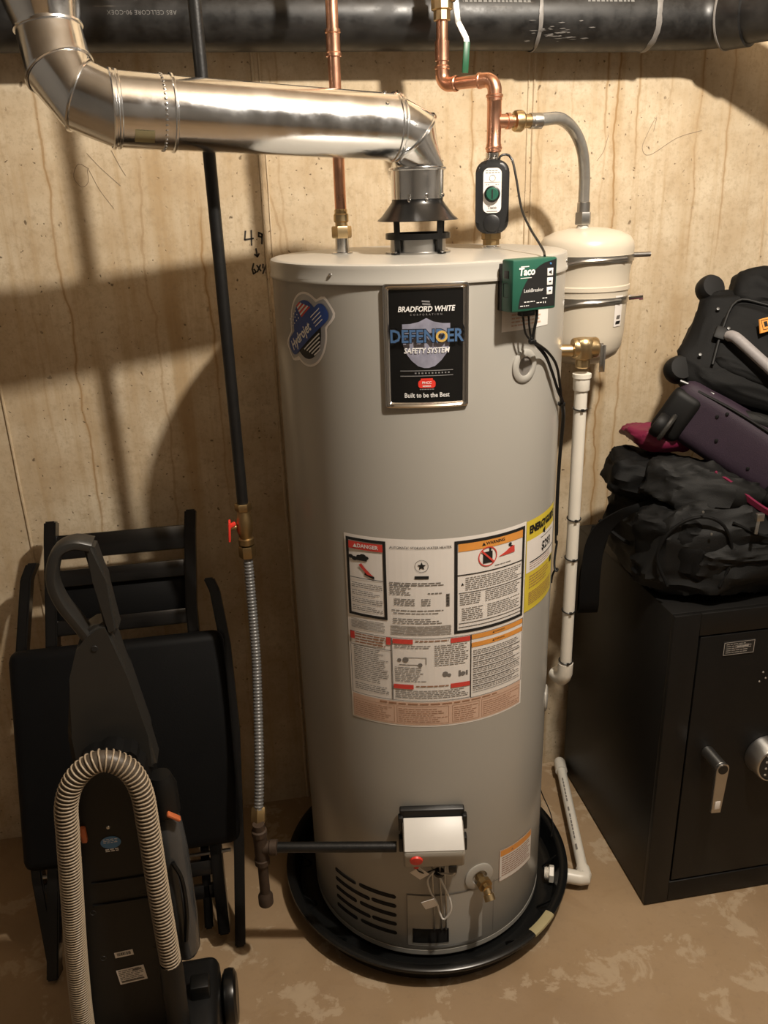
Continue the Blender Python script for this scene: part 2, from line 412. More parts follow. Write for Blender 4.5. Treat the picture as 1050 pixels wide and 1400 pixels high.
def f_lines(bm, x0, y0, x1, y1, pitch, th, rag=0.25, word=(0.004, 0.013), gap=0.0016, skip=0.0):
    """unreadable small print: rows of word-sized dashes"""
    y = y1
    while y > y0 + th:
        xe = x1 - random.random() * rag * (x1 - x0)
        if random.random() >= skip:
            x = x0
            while x < xe:
                l = min(random.uniform(*word), x1 - x); f_rect(bm, x, y - th, x + l, y); x += l + gap
        y -= pitch
def f_disc(bm, x, y, r, n=24, ry=None): f_poly(bm, [(x + r * math.cos(2 * PI * k / n), y + (ry or r) * math.sin(2 * PI * k / n)) for k in range(n)])
def f_ring(bm, x, y, r, t, n=28):
    for k in range(n):
        a, b = 2 * PI * k / n, 2 * PI * (k + 1) / n
        f_poly(bm, [(x + r * math.cos(a), y + r * math.sin(a)), (x + r * math.cos(b), y + r * math.sin(b)), (x + (r - t) * math.cos(b), y + (r - t) * math.sin(b)), (x + (r - t) * math.cos(a), y + (r - t) * math.sin(a))])
def f_tri(bm, x, y, s): f_poly(bm, [(x - s / 2, y - s * .43), (x + s / 2, y - s * .43), (x, y + s * .43)])
HC = V((0.347, 1.625, 0)); HR = 0.28
def U(deg): return HR * math.radians(deg)
def on_heater(deg, z, off=0.0, r=HR):
    a = math.radians(deg); return V((HC.x + (r + off) * math.sin(a), HC.y - (r + off) * math.cos(a), z))
def h_dir(deg): a = math.radians(deg); return V((math.sin(a), -math.cos(a), 0))
def h_tan(deg): a = math.radians(deg); return V((math.cos(a), math.sin(a), 0))
def bend(bm, off, step=0.012, thick=0.0):
    """bend a (u,v) sheet round the heater jacket"""
    if not bm.verts: return bm
    bmesh.ops.triangulate(bm, faces=[f for f in bm.faces if len(f.verts) > 4])
    u0 = min(v.co.x for v in bm.verts); u1 = max(v.co.x for v in bm.verts)
    k = math.floor(u0 / step) + 1
    while k * step < u1:
        bmesh.ops.bisect_plane(bm, geom=bm.verts[:] + bm.edges[:] + bm.faces[:], plane_co=(k * step, 0, 0), plane_no=(1, 0, 0), dist=1e-7); k += 1
    for v in bm.verts:
        a = v.co.x / HR; r = HR + off + v.co.z; z = v.co.y
        v.co = V((HC.x + r * math.sin(a), HC.y - r * math.cos(a), z))
    return bm
def lay(bm, M, off=0.0):
    for v in bm.verts: v.co = M @ (v.co + V((0, 0, off)))
    return bm
def sheet(fn): bm = NB(); fn(bm); return bm
def soft(bm, M, half, p=2.6, res=28, amp=0.012, freq=7, seed=0.0, crease=0.0):
    """cushiony superellipsoid with folds"""
    rows = []
    for i in range(res + 1):
        th = -PI / 2 + PI * i / res
        row = []
        for k in range(res * 2):
            ph = 2 * PI * k / (res * 2)
            def sp(c, e): return math.copysign(abs(c) ** e, c)
            e = 2 / p
            q = V((sp(math.cos(th), e) * sp(math.cos(ph), e), sp(math.cos(th), e) * sp(math.sin(ph), e), sp(math.sin(th), e)))
            w0 = V((q.x * half[0], q.y * half[1], q.z * half[2]))
            n_ = noise.noise(w0 * freq + V((seed, seed * 2, 0))) + 0.5 * noise.noise(w0 * freq * 2.3 + V((0, seed, 3)))
            ridge = 1 - abs(noise.noise(V((w0.x * freq * .8 + w0.z * freq, w0.y * freq * .9, w0.z * freq * .5)) + V((seed * 3, 0, seed))))
            d = amp * (n_ + (ridge - 0.75) * 0.9)
            if crease:
                for fq, sd, wt in ((freq * .75, 11.0, 1.0), (freq * 1.5, 23.0, .6), (freq * 3.1, 31.0, .3)):
                    cr = 1 - abs(noise.noise(V((w0.x * fq * .6, w0.y * fq, w0.z * fq * 1.3)) + V((seed + sd, sd, seed))))
                    d += crease * wt * (max(0.0, cr - .72) / .28) ** 1.5 - crease * wt * .35
            w0 = w0 + q.normalized() * d
            row.append(w0)
        rows.append(row)
    vv = []
    for i, row in enumerate(rows):
        if i in (0, res): vv.append([bm.verts.new(M @ (sum(row, V((0, 0, 0))) / len(row)))])
        else: vv.append([bm.verts.new(M @ q) for q in row])
    n = res * 2
    for a, b in zip(vv, vv[1:]):
        for k in range(n):
            k2 = (k + 1) % n
            if len(a) == 1: bm.faces.new((a[0], b[k2], b[k]))
            elif len(b) == 1: bm.faces.new((a[k], a[k2], b[0]))
            else: bm.faces.new((a[k], a[k2], b[k2], b[k]))
def one(fn, *a, **k): bm = NB(); fn(bm, *a, **k); return bm

# ================================================================== the room
def struct(name, bm, mat, parent=None, smooth=False):
    o = obj(name, bm, mat, parent, smooth=smooth)
    if parent is None: o['kind'] = 'structure'
    return o
XL, XR, YF, YB, ZC = -2.3, 2.6, -2.4, 1.96, 2.86
struct('floor', one(box, (XL, YF, -0.12), (XR, YB + 0.15, 0.0)), 'floor')['label'] = 'worn brown concrete floor with pale patches'
wall_back = struct('wall_back', one(box, (XL, YB, 0.0), (XR, YB + 0.15, ZC)), 'wall'); wall_back['label'] = 'stained tan poured concrete wall'
struct('wall_left', one(box, (XL - 0.15, YF, 0.0), (XL, YB + 0.15, ZC)), 'plaster')
struct('wall_right', one(box, (XR, YF, 0.0), (XR + 0.15, YB + 0.15, ZC)), 'plaster')
struct('wall_front', one(box, (XL, YF - 0.15, 0.0), (XR, YF, ZC)), 'plaster')
struct('ceiling', one(box, (XL, YF, ZC), (XR, YB + 0.15, ZC + 0.12)), 'joist')
def seam_bm(x, w_, d):
    bm = NB(); n = 40
    L_ = []
    for i in range(n + 1):
        z = ZC * i / n; dx = 0.0022 * noise.noise(V((x * 9, 0, z * 6))); ww = w_ * (0.8 + 0.5 * abs(noise.noise(V((x * 3, 5, z * 9)))))
        L_.append([bm.verts.new((x + dx - ww, YB + .001, z)), bm.verts.new((x + dx - ww * .3, YB - d, z)), bm.verts.new((x + dx + ww * .4, YB - d, z)), bm.verts.new((x + dx + ww, YB + .001, z))])
    for a, b in zip(L_, L_[1:]):
        for k in range(3): bm.faces.new((a[k], a[k + 1], b[k + 1], b[k]))
    return bm
for x, w_, d in ((-0.545, .004, .004), (0.072, .005, .005), (0.086, .003, .003), (0.675, .003, .003), (0.688, .004, .004), (1.292, .004, .004)):
    obj('form_seam', seam_bm(x, w_, d), 'wall', wall_back)
# marker writing and pencil loops on the wall
WM = Matrix(((1, 0, 0, 0), (0, 0, -1, YB), (0, 1, 0, 0), (0, 0, 0, 1)))
def writing(bm):
    def stroke(pts, r=0.0018):
        pts = [V((x, 0, z)) for x, z in pts]
        for a, b in zip(pts, pts[1:]):
            n = (b - a).normalized(); s = V((-n.z, 0, n.x)) * r
            bm.faces.new([bm.verts.new(V((q.x, q.z, 0))) for q in (a - s - n * r * .6, b - s + n * r * .6, b + s + n * r * .6, a + s - n * r * .6)])
    ox, oz = 0.029, 1.555
    stroke([(ox, oz), (ox - .003, oz - .018), (ox + .016, oz - .016)]); stroke([(ox + .013, oz + .001), (ox + .011, oz - .030)])
    stroke([(ox + .036, oz - .008), (ox + .029, oz - .004), (ox + .028, oz - .012), (ox + .035, oz - .014), (ox + .036, oz - .008), (ox + .034, oz - .028)])
    stroke([(ox + .020, oz - .038), (ox + .022, oz - .055)]); stroke([(ox + .016, oz - .050), (ox + .022, oz - .055), (ox + .026, oz - .049)])
    z2 = oz - .070
    stroke([(ox + .012, z2), (ox + .008, z2 - .012), (ox + .010, z2 - .022), (ox + .016, z2 - .018), (ox + .012, z2 - .012)])
    stroke([(ox + .019, z2 - .004), (ox + .027, z2 - .016)]); stroke([(ox + .027, z2 - .003), (ox + .019, z2 - .018)])
    stroke([(ox + .033, z2 - .002), (ox + .032, z2 - .010)]); stroke([(ox + .041, z2), (ox + .031, z2 - .022)]); stroke([(ox + .039, z2 - .012), (ox + .044, z2 - .013), (ox + .039, z2 - .021), (ox + .045, z2 - .021)])
o = obj('marker_writing', lay(sheet(writing), WM, 0.0009), 'marker', wall_back, smooth=False); o['label'] = 'black marker numbers written on the concrete'
def loop(pts): return one(tube, spline([(x, YB - .0002, z) for x, z in pts], 0.006), 0.0006, 5)
for pts in ([(-.285, 1.69), (-.305, 1.70), (-.318, 1.675), (-.305, 1.655), (-.29, 1.665), (-.287, 1.69), (-.27, 1.65), (-.245, 1.61)],
            [(-.285, 1.72), (-.26, 1.69), (-.225, 1.655)], [(-.235, 1.725), (-.22, 1.69), (-.212, 1.675)],
            [(1.10, 1.74), (1.04, 1.725), (0.975, 1.69), (0.955, 1.705), (0.965, 1.735), (0.98, 1.765)], [(0.985, 1.77), (0.98, 1.74)], [(0.87, 1.735), (0.86, 1.70), (0.845, 1.68)]):
    obj('pencil_mark', loop(pts), 'pencil', wall_back)

# ================================================================== water heater
H = thing('water_heater', 'tall grey cylindrical gas water heater standing in a black pan', 'water heater', (HC.x, HC.y, 0.012))
ZT = 1.516
jk = NB(); lathe(jk, [(0.24, .014), (0.276, .016), (0.277, .040), (HR, .048), (HR, 0.5), (HR, 1.0), (HR, 1.486)], (HC.x, HC.y, 0), seg=128)
obj('jacket', jk, 'jacket', H)
lid = NB(); lathe(lid, [(HR + .0005, 1.483), (HR + .0035, 1.4835), (HR + .0035, 1.488), (HR + .0022, 1.490), (HR + .0022, 1.508), (HR + .001, 1.5135), (HR - .004, 1.5155), (HR - .012, ZT), (0, ZT)], (HC.x, HC.y, 0), seg=128)
L_ = obj('lid', lid, 'lid', H)
for dg in (-43.2, 62, -150, 150): obj('lid_screw', one(lathe, [(0.0032, 0), (0.0030, .0008), (0.002, .0014), (0, .0015)], on_heater(dg, 1.499, .0022), h_dir(dg), seg=12), 'chrome', L_)
br = NB(); lathe(br, [(0.2785, .022), (0.2795, .022), (0.2795, .034), (0.2785, .034)], (HC.x, HC.y, 0), seg=96, caps=False)
obj('base_ring', br, 'jacket', H)
# water nipples
for (x, y) in ((0.2090, 1.68), (0.5045, 1.664)):
    obj('nipple', one(lathe, [(0.020, 0), (0.020, .003), (0.0135, .004), (0.0135, .030)], (x, y, ZT - .0005), seg=24), 'chrome', H)
# flue collar and draft hood
FX, FY = 0.346, 1.6155
obj('flue_collar', one(lathe, [(0.062, 0), (0.062, .003), (0.053, .004), (0.052, .030), (0.047, .031)], (FX, FY, ZT), seg=48), 'steel', H)
hood = NB(); lathe(hood, [(0.048, 0.098), (0.048, 0.092), (0.052, .086), (0.068, .066), (0.0745, .061), (0.0765, .059), (0.073, .058), (0.064, .064), (0.047, .088), (0.046, .098)], (FX, FY, ZT), seg=64, caps=False)
hd = obj('draft_hood', hood, 'blackpaint', H)
for dg in (-52, 30, 118, 210):
    d = h_dir(dg); lb = NB()
    a = V((FX, FY, ZT + .064)) + d * 0.061; b = V((FX, FY, ZT + .001)) + d * 0.0585
    bars(lb, b, a, 0.003, 0.013, ref=d, bev=.0006)
    bars(lb, b - d * .002 + V((0, 0, .001)), b + d * .012 + V((0, 0, .001)), 0.003, 0.013, ref=(0, 0, 1), bev=.0006)
    obj('hood_leg', lb, 'blackpaint', hd)
    obj('hood_screw', one(lathe, [(0.004, 0), (0.0035, .003), (0, .004)], b + d * .007 + V((0, 0, .002)), (0, 0, 1), seg=10), 'chrome', hd)
hb = NB(); lathe(hb, [(0.0600, .026), (0.0615, .026), (0.0615, .036), (0.0600, .036), (0.0600, .026)], (FX, FY, ZT), seg=64, caps=False)
obj('hood_band', hb, 'blackpaint', hd)
for dg in (-30, 8): obj('hood_screw', one(lathe, [(0.0035, 0), (0.003, .002), (0, .003)], V((FX, FY, ZT + .094)) + h_dir(dg) * .048, h_dir(dg), seg=10), 'chrome', hd)

# --- name plate
pu, pw, pz0, pz1 = U(-9.5), 0.143, 1.279, 1.487
pcz = (pz0 + pz1) / 2; ph = pz1 - pz0
def plate_frame(bm):
    loops = []
    for ins, w_, r in ((0, 0.0, .006), (.0015, .0045, .005), (.0045, .0055, .004), (.0075, .0035, .003), (.0085, .0045, .0025), (.0105, .0018, .002)):
        loops.append([bm.verts.new((x, y, w_)) for x, y in rrect(pw - 2 * ins, ph - 2 * ins, r, 3, pu, pcz)])
    n = len(loops[0])
    for a, b in zip(loops, loops[1:]):
        for k in range(n): bm.faces.new((a[k], a[(k + 1) % n], b[(k + 1) % n], b[k]))
NPL = obj('name_plate', bend(sheet(lambda bm: f_rect(bm, pu - pw / 2 + .009, pz0 + .009, pu + pw / 2 - .009, pz1 - .009)), .0016), 'platblack', H, 'glossy black name plate with a chrome frame')
obj('plate_frame', bend(sheet(plate_frame), .0004, .01), 'chrome', NPL, angle=0.9)
def PZ(f): return pz1 - f * ph
def shield_pts():
    P_ = []
    top, bot = PZ(.272), PZ(.667); hw = .0395
    half = [(0, top), (.012, top - .006), (.026, top - .009), (hw, top - .0095), (hw, top - .030), (hw * .97, top - .045), (hw * .85, top - .058), (hw * .62, top - .070), (hw * .35, bot + .003), (.004, bot)]
    return [(pu + x, y) for x, y in half] + [(pu - x, y) for x, y in reversed(half[1:])]
obj('shield', bend(sheet(lambda bm: f_poly(bm, shield_pts())), .0022), 'shield', NPL)
def white_txt(bm):
    f_text(bm, 'BRADFORD WHITE', pu, PZ(.203), .0122, bold=.02, shear=.2, sx=.88)
    f_text(bm, 'SAFETY SYSTEM', pu, PZ(.528), .0125, bold=.018, shear=.2, sx=.86)
    f_text(bm, 'Built to be the Best', pu, PZ(.890), .0112, bold=.012, sx=.86)
obj('white_lettering', bend(sheet(white_txt), .0032, .004), 'whiteprint', NPL, smooth=False)
def silver_txt(bm):
    f_text(bm, 'CORPORATION', pu, PZ(.245), .0045, spacing=1.9)
    for y in (.688, .730): f_rect(bm, pu - .044, PZ(y) - .0006, pu + .044, PZ(y) + .0006)
    f_lines(bm, pu - .020, PZ(.709) - .0015, pu + .040, PZ(.709) + .0015, .004, .0024, 0, (.0022, .0034), .003)
    for k in range(3): f_poly(bm, [(pu - .007 + .001 * k, PZ(.135 + .021 * k)), (pu + .006 + .001 * k, PZ(.140 + .021 * k)), (pu + .006 + .001 * k, PZ(.152 + .021 * k)), (pu - .007 + .001 * k, PZ(.147 + .021 * k))])
    f_lines(bm, pu - .012, PZ(.842) - .001, pu + .012, PZ(.842) + .001, .003, .0014, 0, (.002, .004), .001)
obj('silver_lettering', bend(sheet(silver_txt), .0030, .006), 'silverprint', NPL, smooth=False)
DZ = PZ(.415)
obj('banner_outline', bend(sheet(lambda bm: f_text(bm, 'DEFENDER', pu, DZ, .0295, bold=.06, sx=.835, spacing=1.0)), .0062, .006), 'ink', NPL, smooth=False)  # dark printed outline round the blue letters
obj('banner_lettering', bend(sheet(lambda bm: f_text(bm, 'DEFENDER', pu, DZ, .0295, bold=.022, sx=.835, spacing=1.0)), .0068, .006), 'letterblue', NPL, smooth=False)
obj('gold_mark', bend(sheet(lambda bm: f_ring(bm, pu + .0245, DZ, .0095, .0038)), .0074, .006), 'gold', NPL, smooth=False)
def red_badge(bm):
    f_poly(bm, rrect(.029, .0135, .005, 4, pu, PZ(.797))); f_rect(bm, pu - .010, PZ(.797) + .0055, pu + .010, PZ(.797) + .0095)
obj('red_badge', bend(sheet(red_badge), .0030, .006), 'red', NPL, smooth=False)
obj('badge_lettering', bend(sheet(lambda bm: (f_text(bm, 'PHCC', pu, PZ(.787), .0060, bold=.02), f_text(bm, 'MEMBER', pu, PZ(.815), .0038, bold=.02))), .0035, .006), 'whiteprint', NPL, smooth=False)

# --- Hydrojet sticker
hu, hz, ha = U(-56.5), 1.404, math.radians(37)
def hyd_out(g):
    out = []
    import itertools
    # outline of an upright oval joined with a slanted banner: take the farther of the two along each direction
    for k in range(72):
        a = 2 * PI * k / 72; c, s = math.cos(a), math.sin(a)
        rx, ry = .046 + g, .060 + g
        r1 = 1 / math.sqrt((c / rx) ** 2 + (s / ry) ** 2)
        b = a - ha; cb, sb = abs(math.cos(b)), abs(math.sin(b)); bw, bh = .072 + g, .020 + g
        r2 = min(bw / max(cb, 1e-6), bh / max(sb, 1e-6)); rc = ((cb / bw) ** 6 + (sb / bh) ** 6) ** (-1 / 6); r2 = rc
        out.append((hu + max(r1, r2) * c, hz + max(r1, r2) * s))
    return out
def rotp(x, y): return (hu + x * math.cos(ha) - y * math.sin(ha), hz + x * math.sin(ha) + y * math.cos(ha))
HS = obj('oval_sticker', bend(sheet(lambda bm: f_poly(bm, hyd_out(.005))), .0006), 'paper', H, 'oval sticker with a slanted blue banner', smooth=False)
obj('sticker_border', bend(sheet(lambda bm: f_poly(bm, hyd_out(.001))), .0010), 'silverprint', HS, smooth=False)
def half_oval(bm, up):
    pts = []
    for k in range(25):
        a = ha + PI * k / 24 + (0 if up else PI); pts.append((hu + .038 * math.cos(a), hz + .051 * math.sin(a)))
    f_poly(bm, pts)
obj('flag_field', bend(sheet(lambda bm: half_oval(bm, True)), .0014), 'blueink', HS, smooth=False)
def stripes(bm):
    for k in range(4):
        f_poly(bm, [rotp(.004, .027 + k * .0068 - .004), rotp(.036 - k * .006, .027 + k * .0068 - .004), rotp(.034 - k * .006, .030 + k * .0068 - .004), rotp(.004, .0305 + k * .0068 - .004)])
obj('flag_stripes', bend(sheet(stripes), .0018), 'redink', HS, smooth=False)
def stars(bm):
    for i in range(4):
        for j in range(3): x, y = rotp(-.030 + i * .0085, .027 + j * .007); f_disc(bm, x, y, .0016, 6)
    for k in range(3): f_poly(bm, [rotp(.004, .0265 + k * .0068), rotp(.033 - k * .006, .0265 + k * .0068), rotp(.032 - k * .006, .0295 + k * .0068), rotp(.004, .0295 + k * .0068)])
obj('flag_stars', bend(sheet(stars), .0021), 'whiteprint', HS, smooth=False)
obj('lower_field', bend(sheet(lambda bm: half_oval(bm, False)), .0014), 'ink', HS, smooth=False)
obj('sticker_banner', bend(sheet(lambda bm: f_poly(bm, [rotp(x, y) for x, y in rrect(.132, .034, .014, 4)])), .0024), 'blueink', HS, smooth=False)
def hyd_txt(bm):
    x, y = rotp(-.022, 0); f_text(bm, 'Hydrojet', x, y, .0245, bold=.025, rot=ha, sx=.80, shear=.15)
    for k in range(4):
        x, y = rotp(.026, .009 - k * .006); x2, y2 = rotp(.054 - k * .002, .009 - k * .006)
        f_poly(bm, [(x, y - .001), (x2, y2 - .001), (x2, y2 + .001), (x, y + .001)])
    for k in range(5): f_poly(bm, [rotp(-.026 + k * .004, -.0245 - k * .0055), rotp(.026 - k * .004, -.0245 - k * .0055), rotp(.026 - k * .004, -.0222 - k * .0055), rotp(-.026 + k * .004, -.0222 - k * .0055)])
obj('sticker_lettering', bend(sheet(hyd_txt), .0029, .006), 'whiteprint', HS, smooth=False)

# --- big instruction label
ua, ub, za, zb = U(-43.2), U(33.2), 0.632, 1.036
BL = obj('instruction_label', bend(sheet(lambda bm: f_rect(bm, ua, za, ub, zb)), .0004), 'paper', H, 'large white instruction label covered in small print', smooth=False)
def b_black(bm):
    for (a, b, c, d, t) in ((-42.3, .868, -25.7, 1.030, .0058), (0.2, .838, 32.3, 1.029, .0062)): f_frame(bm, U(a), b, U(b_ := c), d, t)
    f_rect(bm, U(-41), .948, U(-27), .9492); f_rect(bm, U(1.5), .9585, U(31), .9605)
    for (a, b, c, d) in ((-42.4, .692, -24.6, .832), (-24.4, .692, 7.0, .832), (7.1, .690, 32.8, .832)): f_frame(bm, U(a), b, U(c), d, .0009)
    f_rect(bm, U(-42.4), .802, U(-24.6), .803)
    # danger picture: hanging figures and a foot; badge; star
    x, y = U(-37.5), .989
    for k, (dx, dy, r) in enumerate(((-.014, .002, .0055), (-.006, -.001, .006), (.004, .003, .006), (.012, .005, .007), (.019, .003, .005))): f_disc(bm, x + dx, y + dy, r, 10, r * .75)
    f_rect(bm, x - .010, y - .004, x + .020, y + .001); f_poly(bm, [(x + .014, .957), (x + .034, .950), (x + .034, .955), (x + .016, .968)])
    cx, cy = U(-12.2), .983; st = []
    for k in range(10): rr = .0085 if k % 2 == 0 else .0036; a = PI / 2 + k * PI / 5; st.append((cx + rr * math.cos(a), cy + rr * math.sin(a)))
    f_poly(bm, st); f_ring(bm, cx, cy, .0125, .0007); f_rect(bm, cx - .013, .957, cx + .013, .963)
    f_text(bm, 'AUTOMATIC STORAGE WATER HEATER', U(-12.5), 1.019, .0072, sx=.88)
    # warning picture
    x, y = U(13.8), .989
    f_rect(bm, x - .010, y - .013, x + .010, y + .010); f_rect(bm, x + .003, y + .010, x + .007, y + .019)
    f_disc(bm, U(24.2), 1.002, .004, 10); f_disc(bm, U(25), .996, .0035, 10)
    f_text(bm, 'WARNING', U(17.3), 1.0155, .0085, bold=.03); f_tri(bm, U(12.0), 1.0155, .008)
    for z in (.922, .858, .850): f_rect(bm, U(2.0), z, U(31), z + .0012)
    f_tri(bm, U(3.4), .941, .006)
    for z in (.826, .8085): f_tri(bm, U(17), z, .005); f_text(bm, 'WARNING', U(20), z, .0052)
    for k in range(7): f_rect(bm, U(8), .782 - k * .0135, U(31.5), .7828 - k * .0135)
    for k in range(9): f_rect(bm, U(-3.0), .899 + k * .0030, U(-1.6), .9005 + k * .0030)
obj('black_print', bend(sheet(b_black), .0012), 'ink', BL, smooth=False)
def b_red(bm):
    f_rect(bm, U(-41.1), 1.0075, U(-26.9), 1.0225)
    f_rect(bm, U(-42.2), .815, U(-40.2), .831); f_rect(bm, U(-26.6), .815, U(-24.8), .831)
    for z in (.8245, .7245): f_rect(bm, U(-24.0), z - .005, U(-16), z + .005); f_rect(bm, U(-1.2), z - .005, U(6.7), z + .005)
    f_poly(bm, [(U(18.5), .983), (U(26.6), .984), (U(26.4), .998), (U(24), .996), (U(22), .990)])
    f_ring(bm, U(13.8), .989, .020, .0022)
    x, y = U(13.8), .989; f_poly(bm, [(x - .014, y + .0115), (x - .0115, y + .014), (x + .014, y - .0115), (x + .0115, y - .014)], .0006)
    f_poly(bm, [(U(-37), .976), (U(-33.5), .958), (U(-31), .956), (U(-34.5), .972), (U(-35.8), .980)])
obj('red_print', bend(sheet(b_red), .0014), 'redink', BL, smooth=False)
def b_orange(bm):
    f_rect(bm, U(1.7), 1.007, U(31), 1.0225)
    f_rect(bm, U(7.4), .8205, U(32.5), .8305); f_rect(bm, U(7.4), .803, U(32.5), .813)
obj('orange_print', bend(sheet(b_orange), .0010), 'orangeink', BL, smooth=False)
obj('peach_strip', bend(sheet(lambda bm: f_rect(bm, ua + .004, za + .004, ub - .004, .689)), .0008), 'peach', BL, smooth=False)
def b_brown(bm):
    for (a, b) in ((-42, -24), (-23, -2), (-0.5, 11), (12, 32)):
        f_frame(bm, U(a), .640, U(b), .680, .0006); f_lines(bm, U(a) + .003, .643, U(b) - .003, .674, .0048, .0012, .3)
    f_lines(bm, U(-30), .682, U(20), .6865, .005, .0028, .0, (.01, .02), .004)
    for z in (.8245, .7245): f_lines(bm, U(-15), z - .003, U(-2), z + .003, .004, .0024, 0, (.006, .012))
    f_lines(bm, U(-40), .806, U(-27), .829, .0060, .0030, .1, (.008, .016))
obj('brown_print', bend(sheet(b_brown), .0013), 'brownink', BL, smooth=False)
def b_white(bm): f_text(bm, 'DANGER', U(-33.0), 1.015, .0105, bold=.02); f_tri(bm, U(-38.2), 1.015, .009)
obj('white_print', bend(sheet(b_white), .0019), 'whiteprint', BL, smooth=False)
def b_grey(bm):
    for k in range(4): f_lines(bm, U(-40.5), .879 + k * .016, U(-27.5), .890 + k * .016, .0040, .0013, .35)
    # rating block
    f_lines(bm, U(-24.6), .941, U(-3.8), .949, .0042, .0018, .05)
    for k in range(5): f_lines(bm, U(-24.6), .9225 + k * .0042, U(-16 - (k % 3)), .9255 + k * .0042, .006, .0016, .1)
    f_lines(bm, U(-10), .924, U(-4.6), .928, .004, .002, 0); 
    for k in range(4): f_lines(bm, U(-23), .901 + k * .004, U(-15), .9035 + k * .004, .006, .0016, .1); f_lines(bm, U(-12.5), .901 + k * .004, U(-9), .9035 + k * .004, .006, .0016, .1)
    f_lines(bm, U(-24.0), .888, U(-4), .892, .006, .0018, .1); f_lines(bm, U(-23.4), .882, U(-6), .886, .006, .0016, .1)
    for k in range(3): f_lines(bm, U(-23.6), .862 + k * .0045, U(-4.5 - 4 * (k == 2)), .865 + k * .0045, .006, .0016, .1)
    # warning columns
    for z0, z1 in ((.927, .950),): f_lines(bm, U(4.6), z0, U(30.5), z1 + .003, .0040, .0014, .15)
    f_lines(bm, U(2.4), .895, U(11), .919, .0040, .0014, .15); f_lines(bm, U(13), .895, U(30), .919, .0040, .0014, .25)
    f_lines(bm, U(3.2), .864, U(12), .890, .0040, .0014, .2); f_lines(bm, U(14), .864, U(30), .890, .0040, .0014, .35)
    f_lines(bm, U(17), .9655, U(25), .968, .003, .0016, 0)
    # lower boxes
    f_lines(bm, U(-41), .696, U(-26), .799, .0043, .0014, .3, skip=.06)
    f_lines(bm, U(-23.4), .806, U(-8), .816, .0043, .0014, .2); f_lines(bm, U(-23.4), .736, U(-11), .768, .0043, .0014, .35)
    f_lines(bm, U(-7.6), .770, U(6), .816, .0043, .0014, .2); f_lines(bm, U(-23.4), .696, U(6), .716, .0040, .0014, .2)
    for k in range(7): f_lines(bm, U(8), .7845 - k * .0135, U(31.5), .7955 - k * .0135, .0039, .0014, .25)
    x, y = U(-19), .785
    f_disc(bm, x, y, .006, 10); f_disc(bm, x - .012, y - .001, .004, 8); f_disc(bm, x + .028, y - .011, .0045, 8); f_rect(bm, x - .013, y - .012, x + .030, y - .0105); f_rect(bm, x, y + .004, x + .040, y + .0052); f_rect(bm, x + .0385, y - .010, x + .040, y + .005)
    f_disc(bm, U(-3.4), .752, .006, 8); f_disc(bm, U(-1.8), .749, .004, 7); f_rect(bm, U(2.0), .744, U(2.9), .757); f_disc(bm, U(3.8), .749, .005, 7); f_rect(bm, U(5), .745, U(5.8), .755)
obj('grey_print', bend(sheet(b_grey), .0011, .03), 'greyink', BL, smooth=False)
def b_pale(bm):
    f_lines(bm, U(-24.6), .8365, U(-1.0), .8585, .0030, .0016, .04, (.01, .03), .0008); f_lines(bm, U(-41.5), .838, U(-27), .860, .0030, .0015, .15, (.01, .02), .001)
obj('pale_print', bend(sheet(b_pale), .0011, .03), 'paleink', BL, smooth=False)
# --- yellow energy label
YL = obj('energy_label', bend(sheet(lambda bm: f_rect(bm, U(33.4), .840, U(60.5), 1.034)), .0007), 'yellowpaper', H, 'yellow energy label with a cost figure', smooth=False)
obj('cost_panel', bend(sheet(lambda bm: f_rect(bm, U(33.8), .925, U(60), .993)), .0012), 'paper', YL, smooth=False)
def en(bm):
    f_text(bm, 'ENERGYGUIDE', U(47), 1.014, .0215, bold=.05, sx=.80); f_text(bm, '$293', U(50), .964, .026, bold=.03, sx=.9)
    f_rect(bm, U(36), .9445, U(59.5), .947); f_poly(bm, [(U(46), 1.0), (U(48), 1.004), (U(48), .990), (U(46), .994)])
    f_lines(bm, U(44), .982, U(57), .986, .003, .0015, 0); f_rect(bm, U(55.5), .910, U(58.5), .923)
obj('black_print', bend(sheet(en), .0016, .008), 'ink', YL, smooth=False)
obj('small_print', bend(sheet(lambda bm: (f_lines(bm, U(36), .852, U(58), .880, .0042, .0016, .1), f_lines(bm, U(36), .886, U(54), .916, .006, .002, .2), f_lines(bm, U(36), .929, U(57), .942, .005, .0014, .3))), .0016, .03), 'brownink', YL, smooth=False)
# --- small crooked warning label near the base, pinkish label under the alarm box
def tilt(bm, k, u0):
    for v in bm.verts: v.co.y += k * (v.co.x - u0)
    return bm
SL = obj('caution_label', bend(tilt(sheet(lambda bm: f_rect(bm, U(23), .178, U(47.5), .266)), -.12, U(35)), .0006), 'paper', H, smooth=False)
obj('orange_band', bend(tilt(sheet(lambda bm: f_rect(bm, U(23.6), .247, U(47), .263)), -.12, U(35)), .0010), 'orangeink', SL, smooth=False)
obj('small_print', bend(tilt(sheet(lambda bm: (f_lines(bm, U(24.5), .186, U(46.5), .243, .0062, .0022, .2), f_frame(bm, U(23), .178, U(47.5), .266, .0009), f_tri(bm, U(31), .255, .007))), -.12, U(35)), .0014, .03), 'brownink', SL, smooth=False)
PL = obj('faded_label', bend(sheet(lambda bm: f_rect(bm, U(17.8), 1.398, U(42.5), 1.447)), .0006), 'paper', H, smooth=False)
obj('red_print', bend(sheet(lambda bm: f_lines(bm, U(22), 1.402, U(38), 1.438, .006, .0026, .3)), .0010, .03), 'peach', PL, smooth=False)
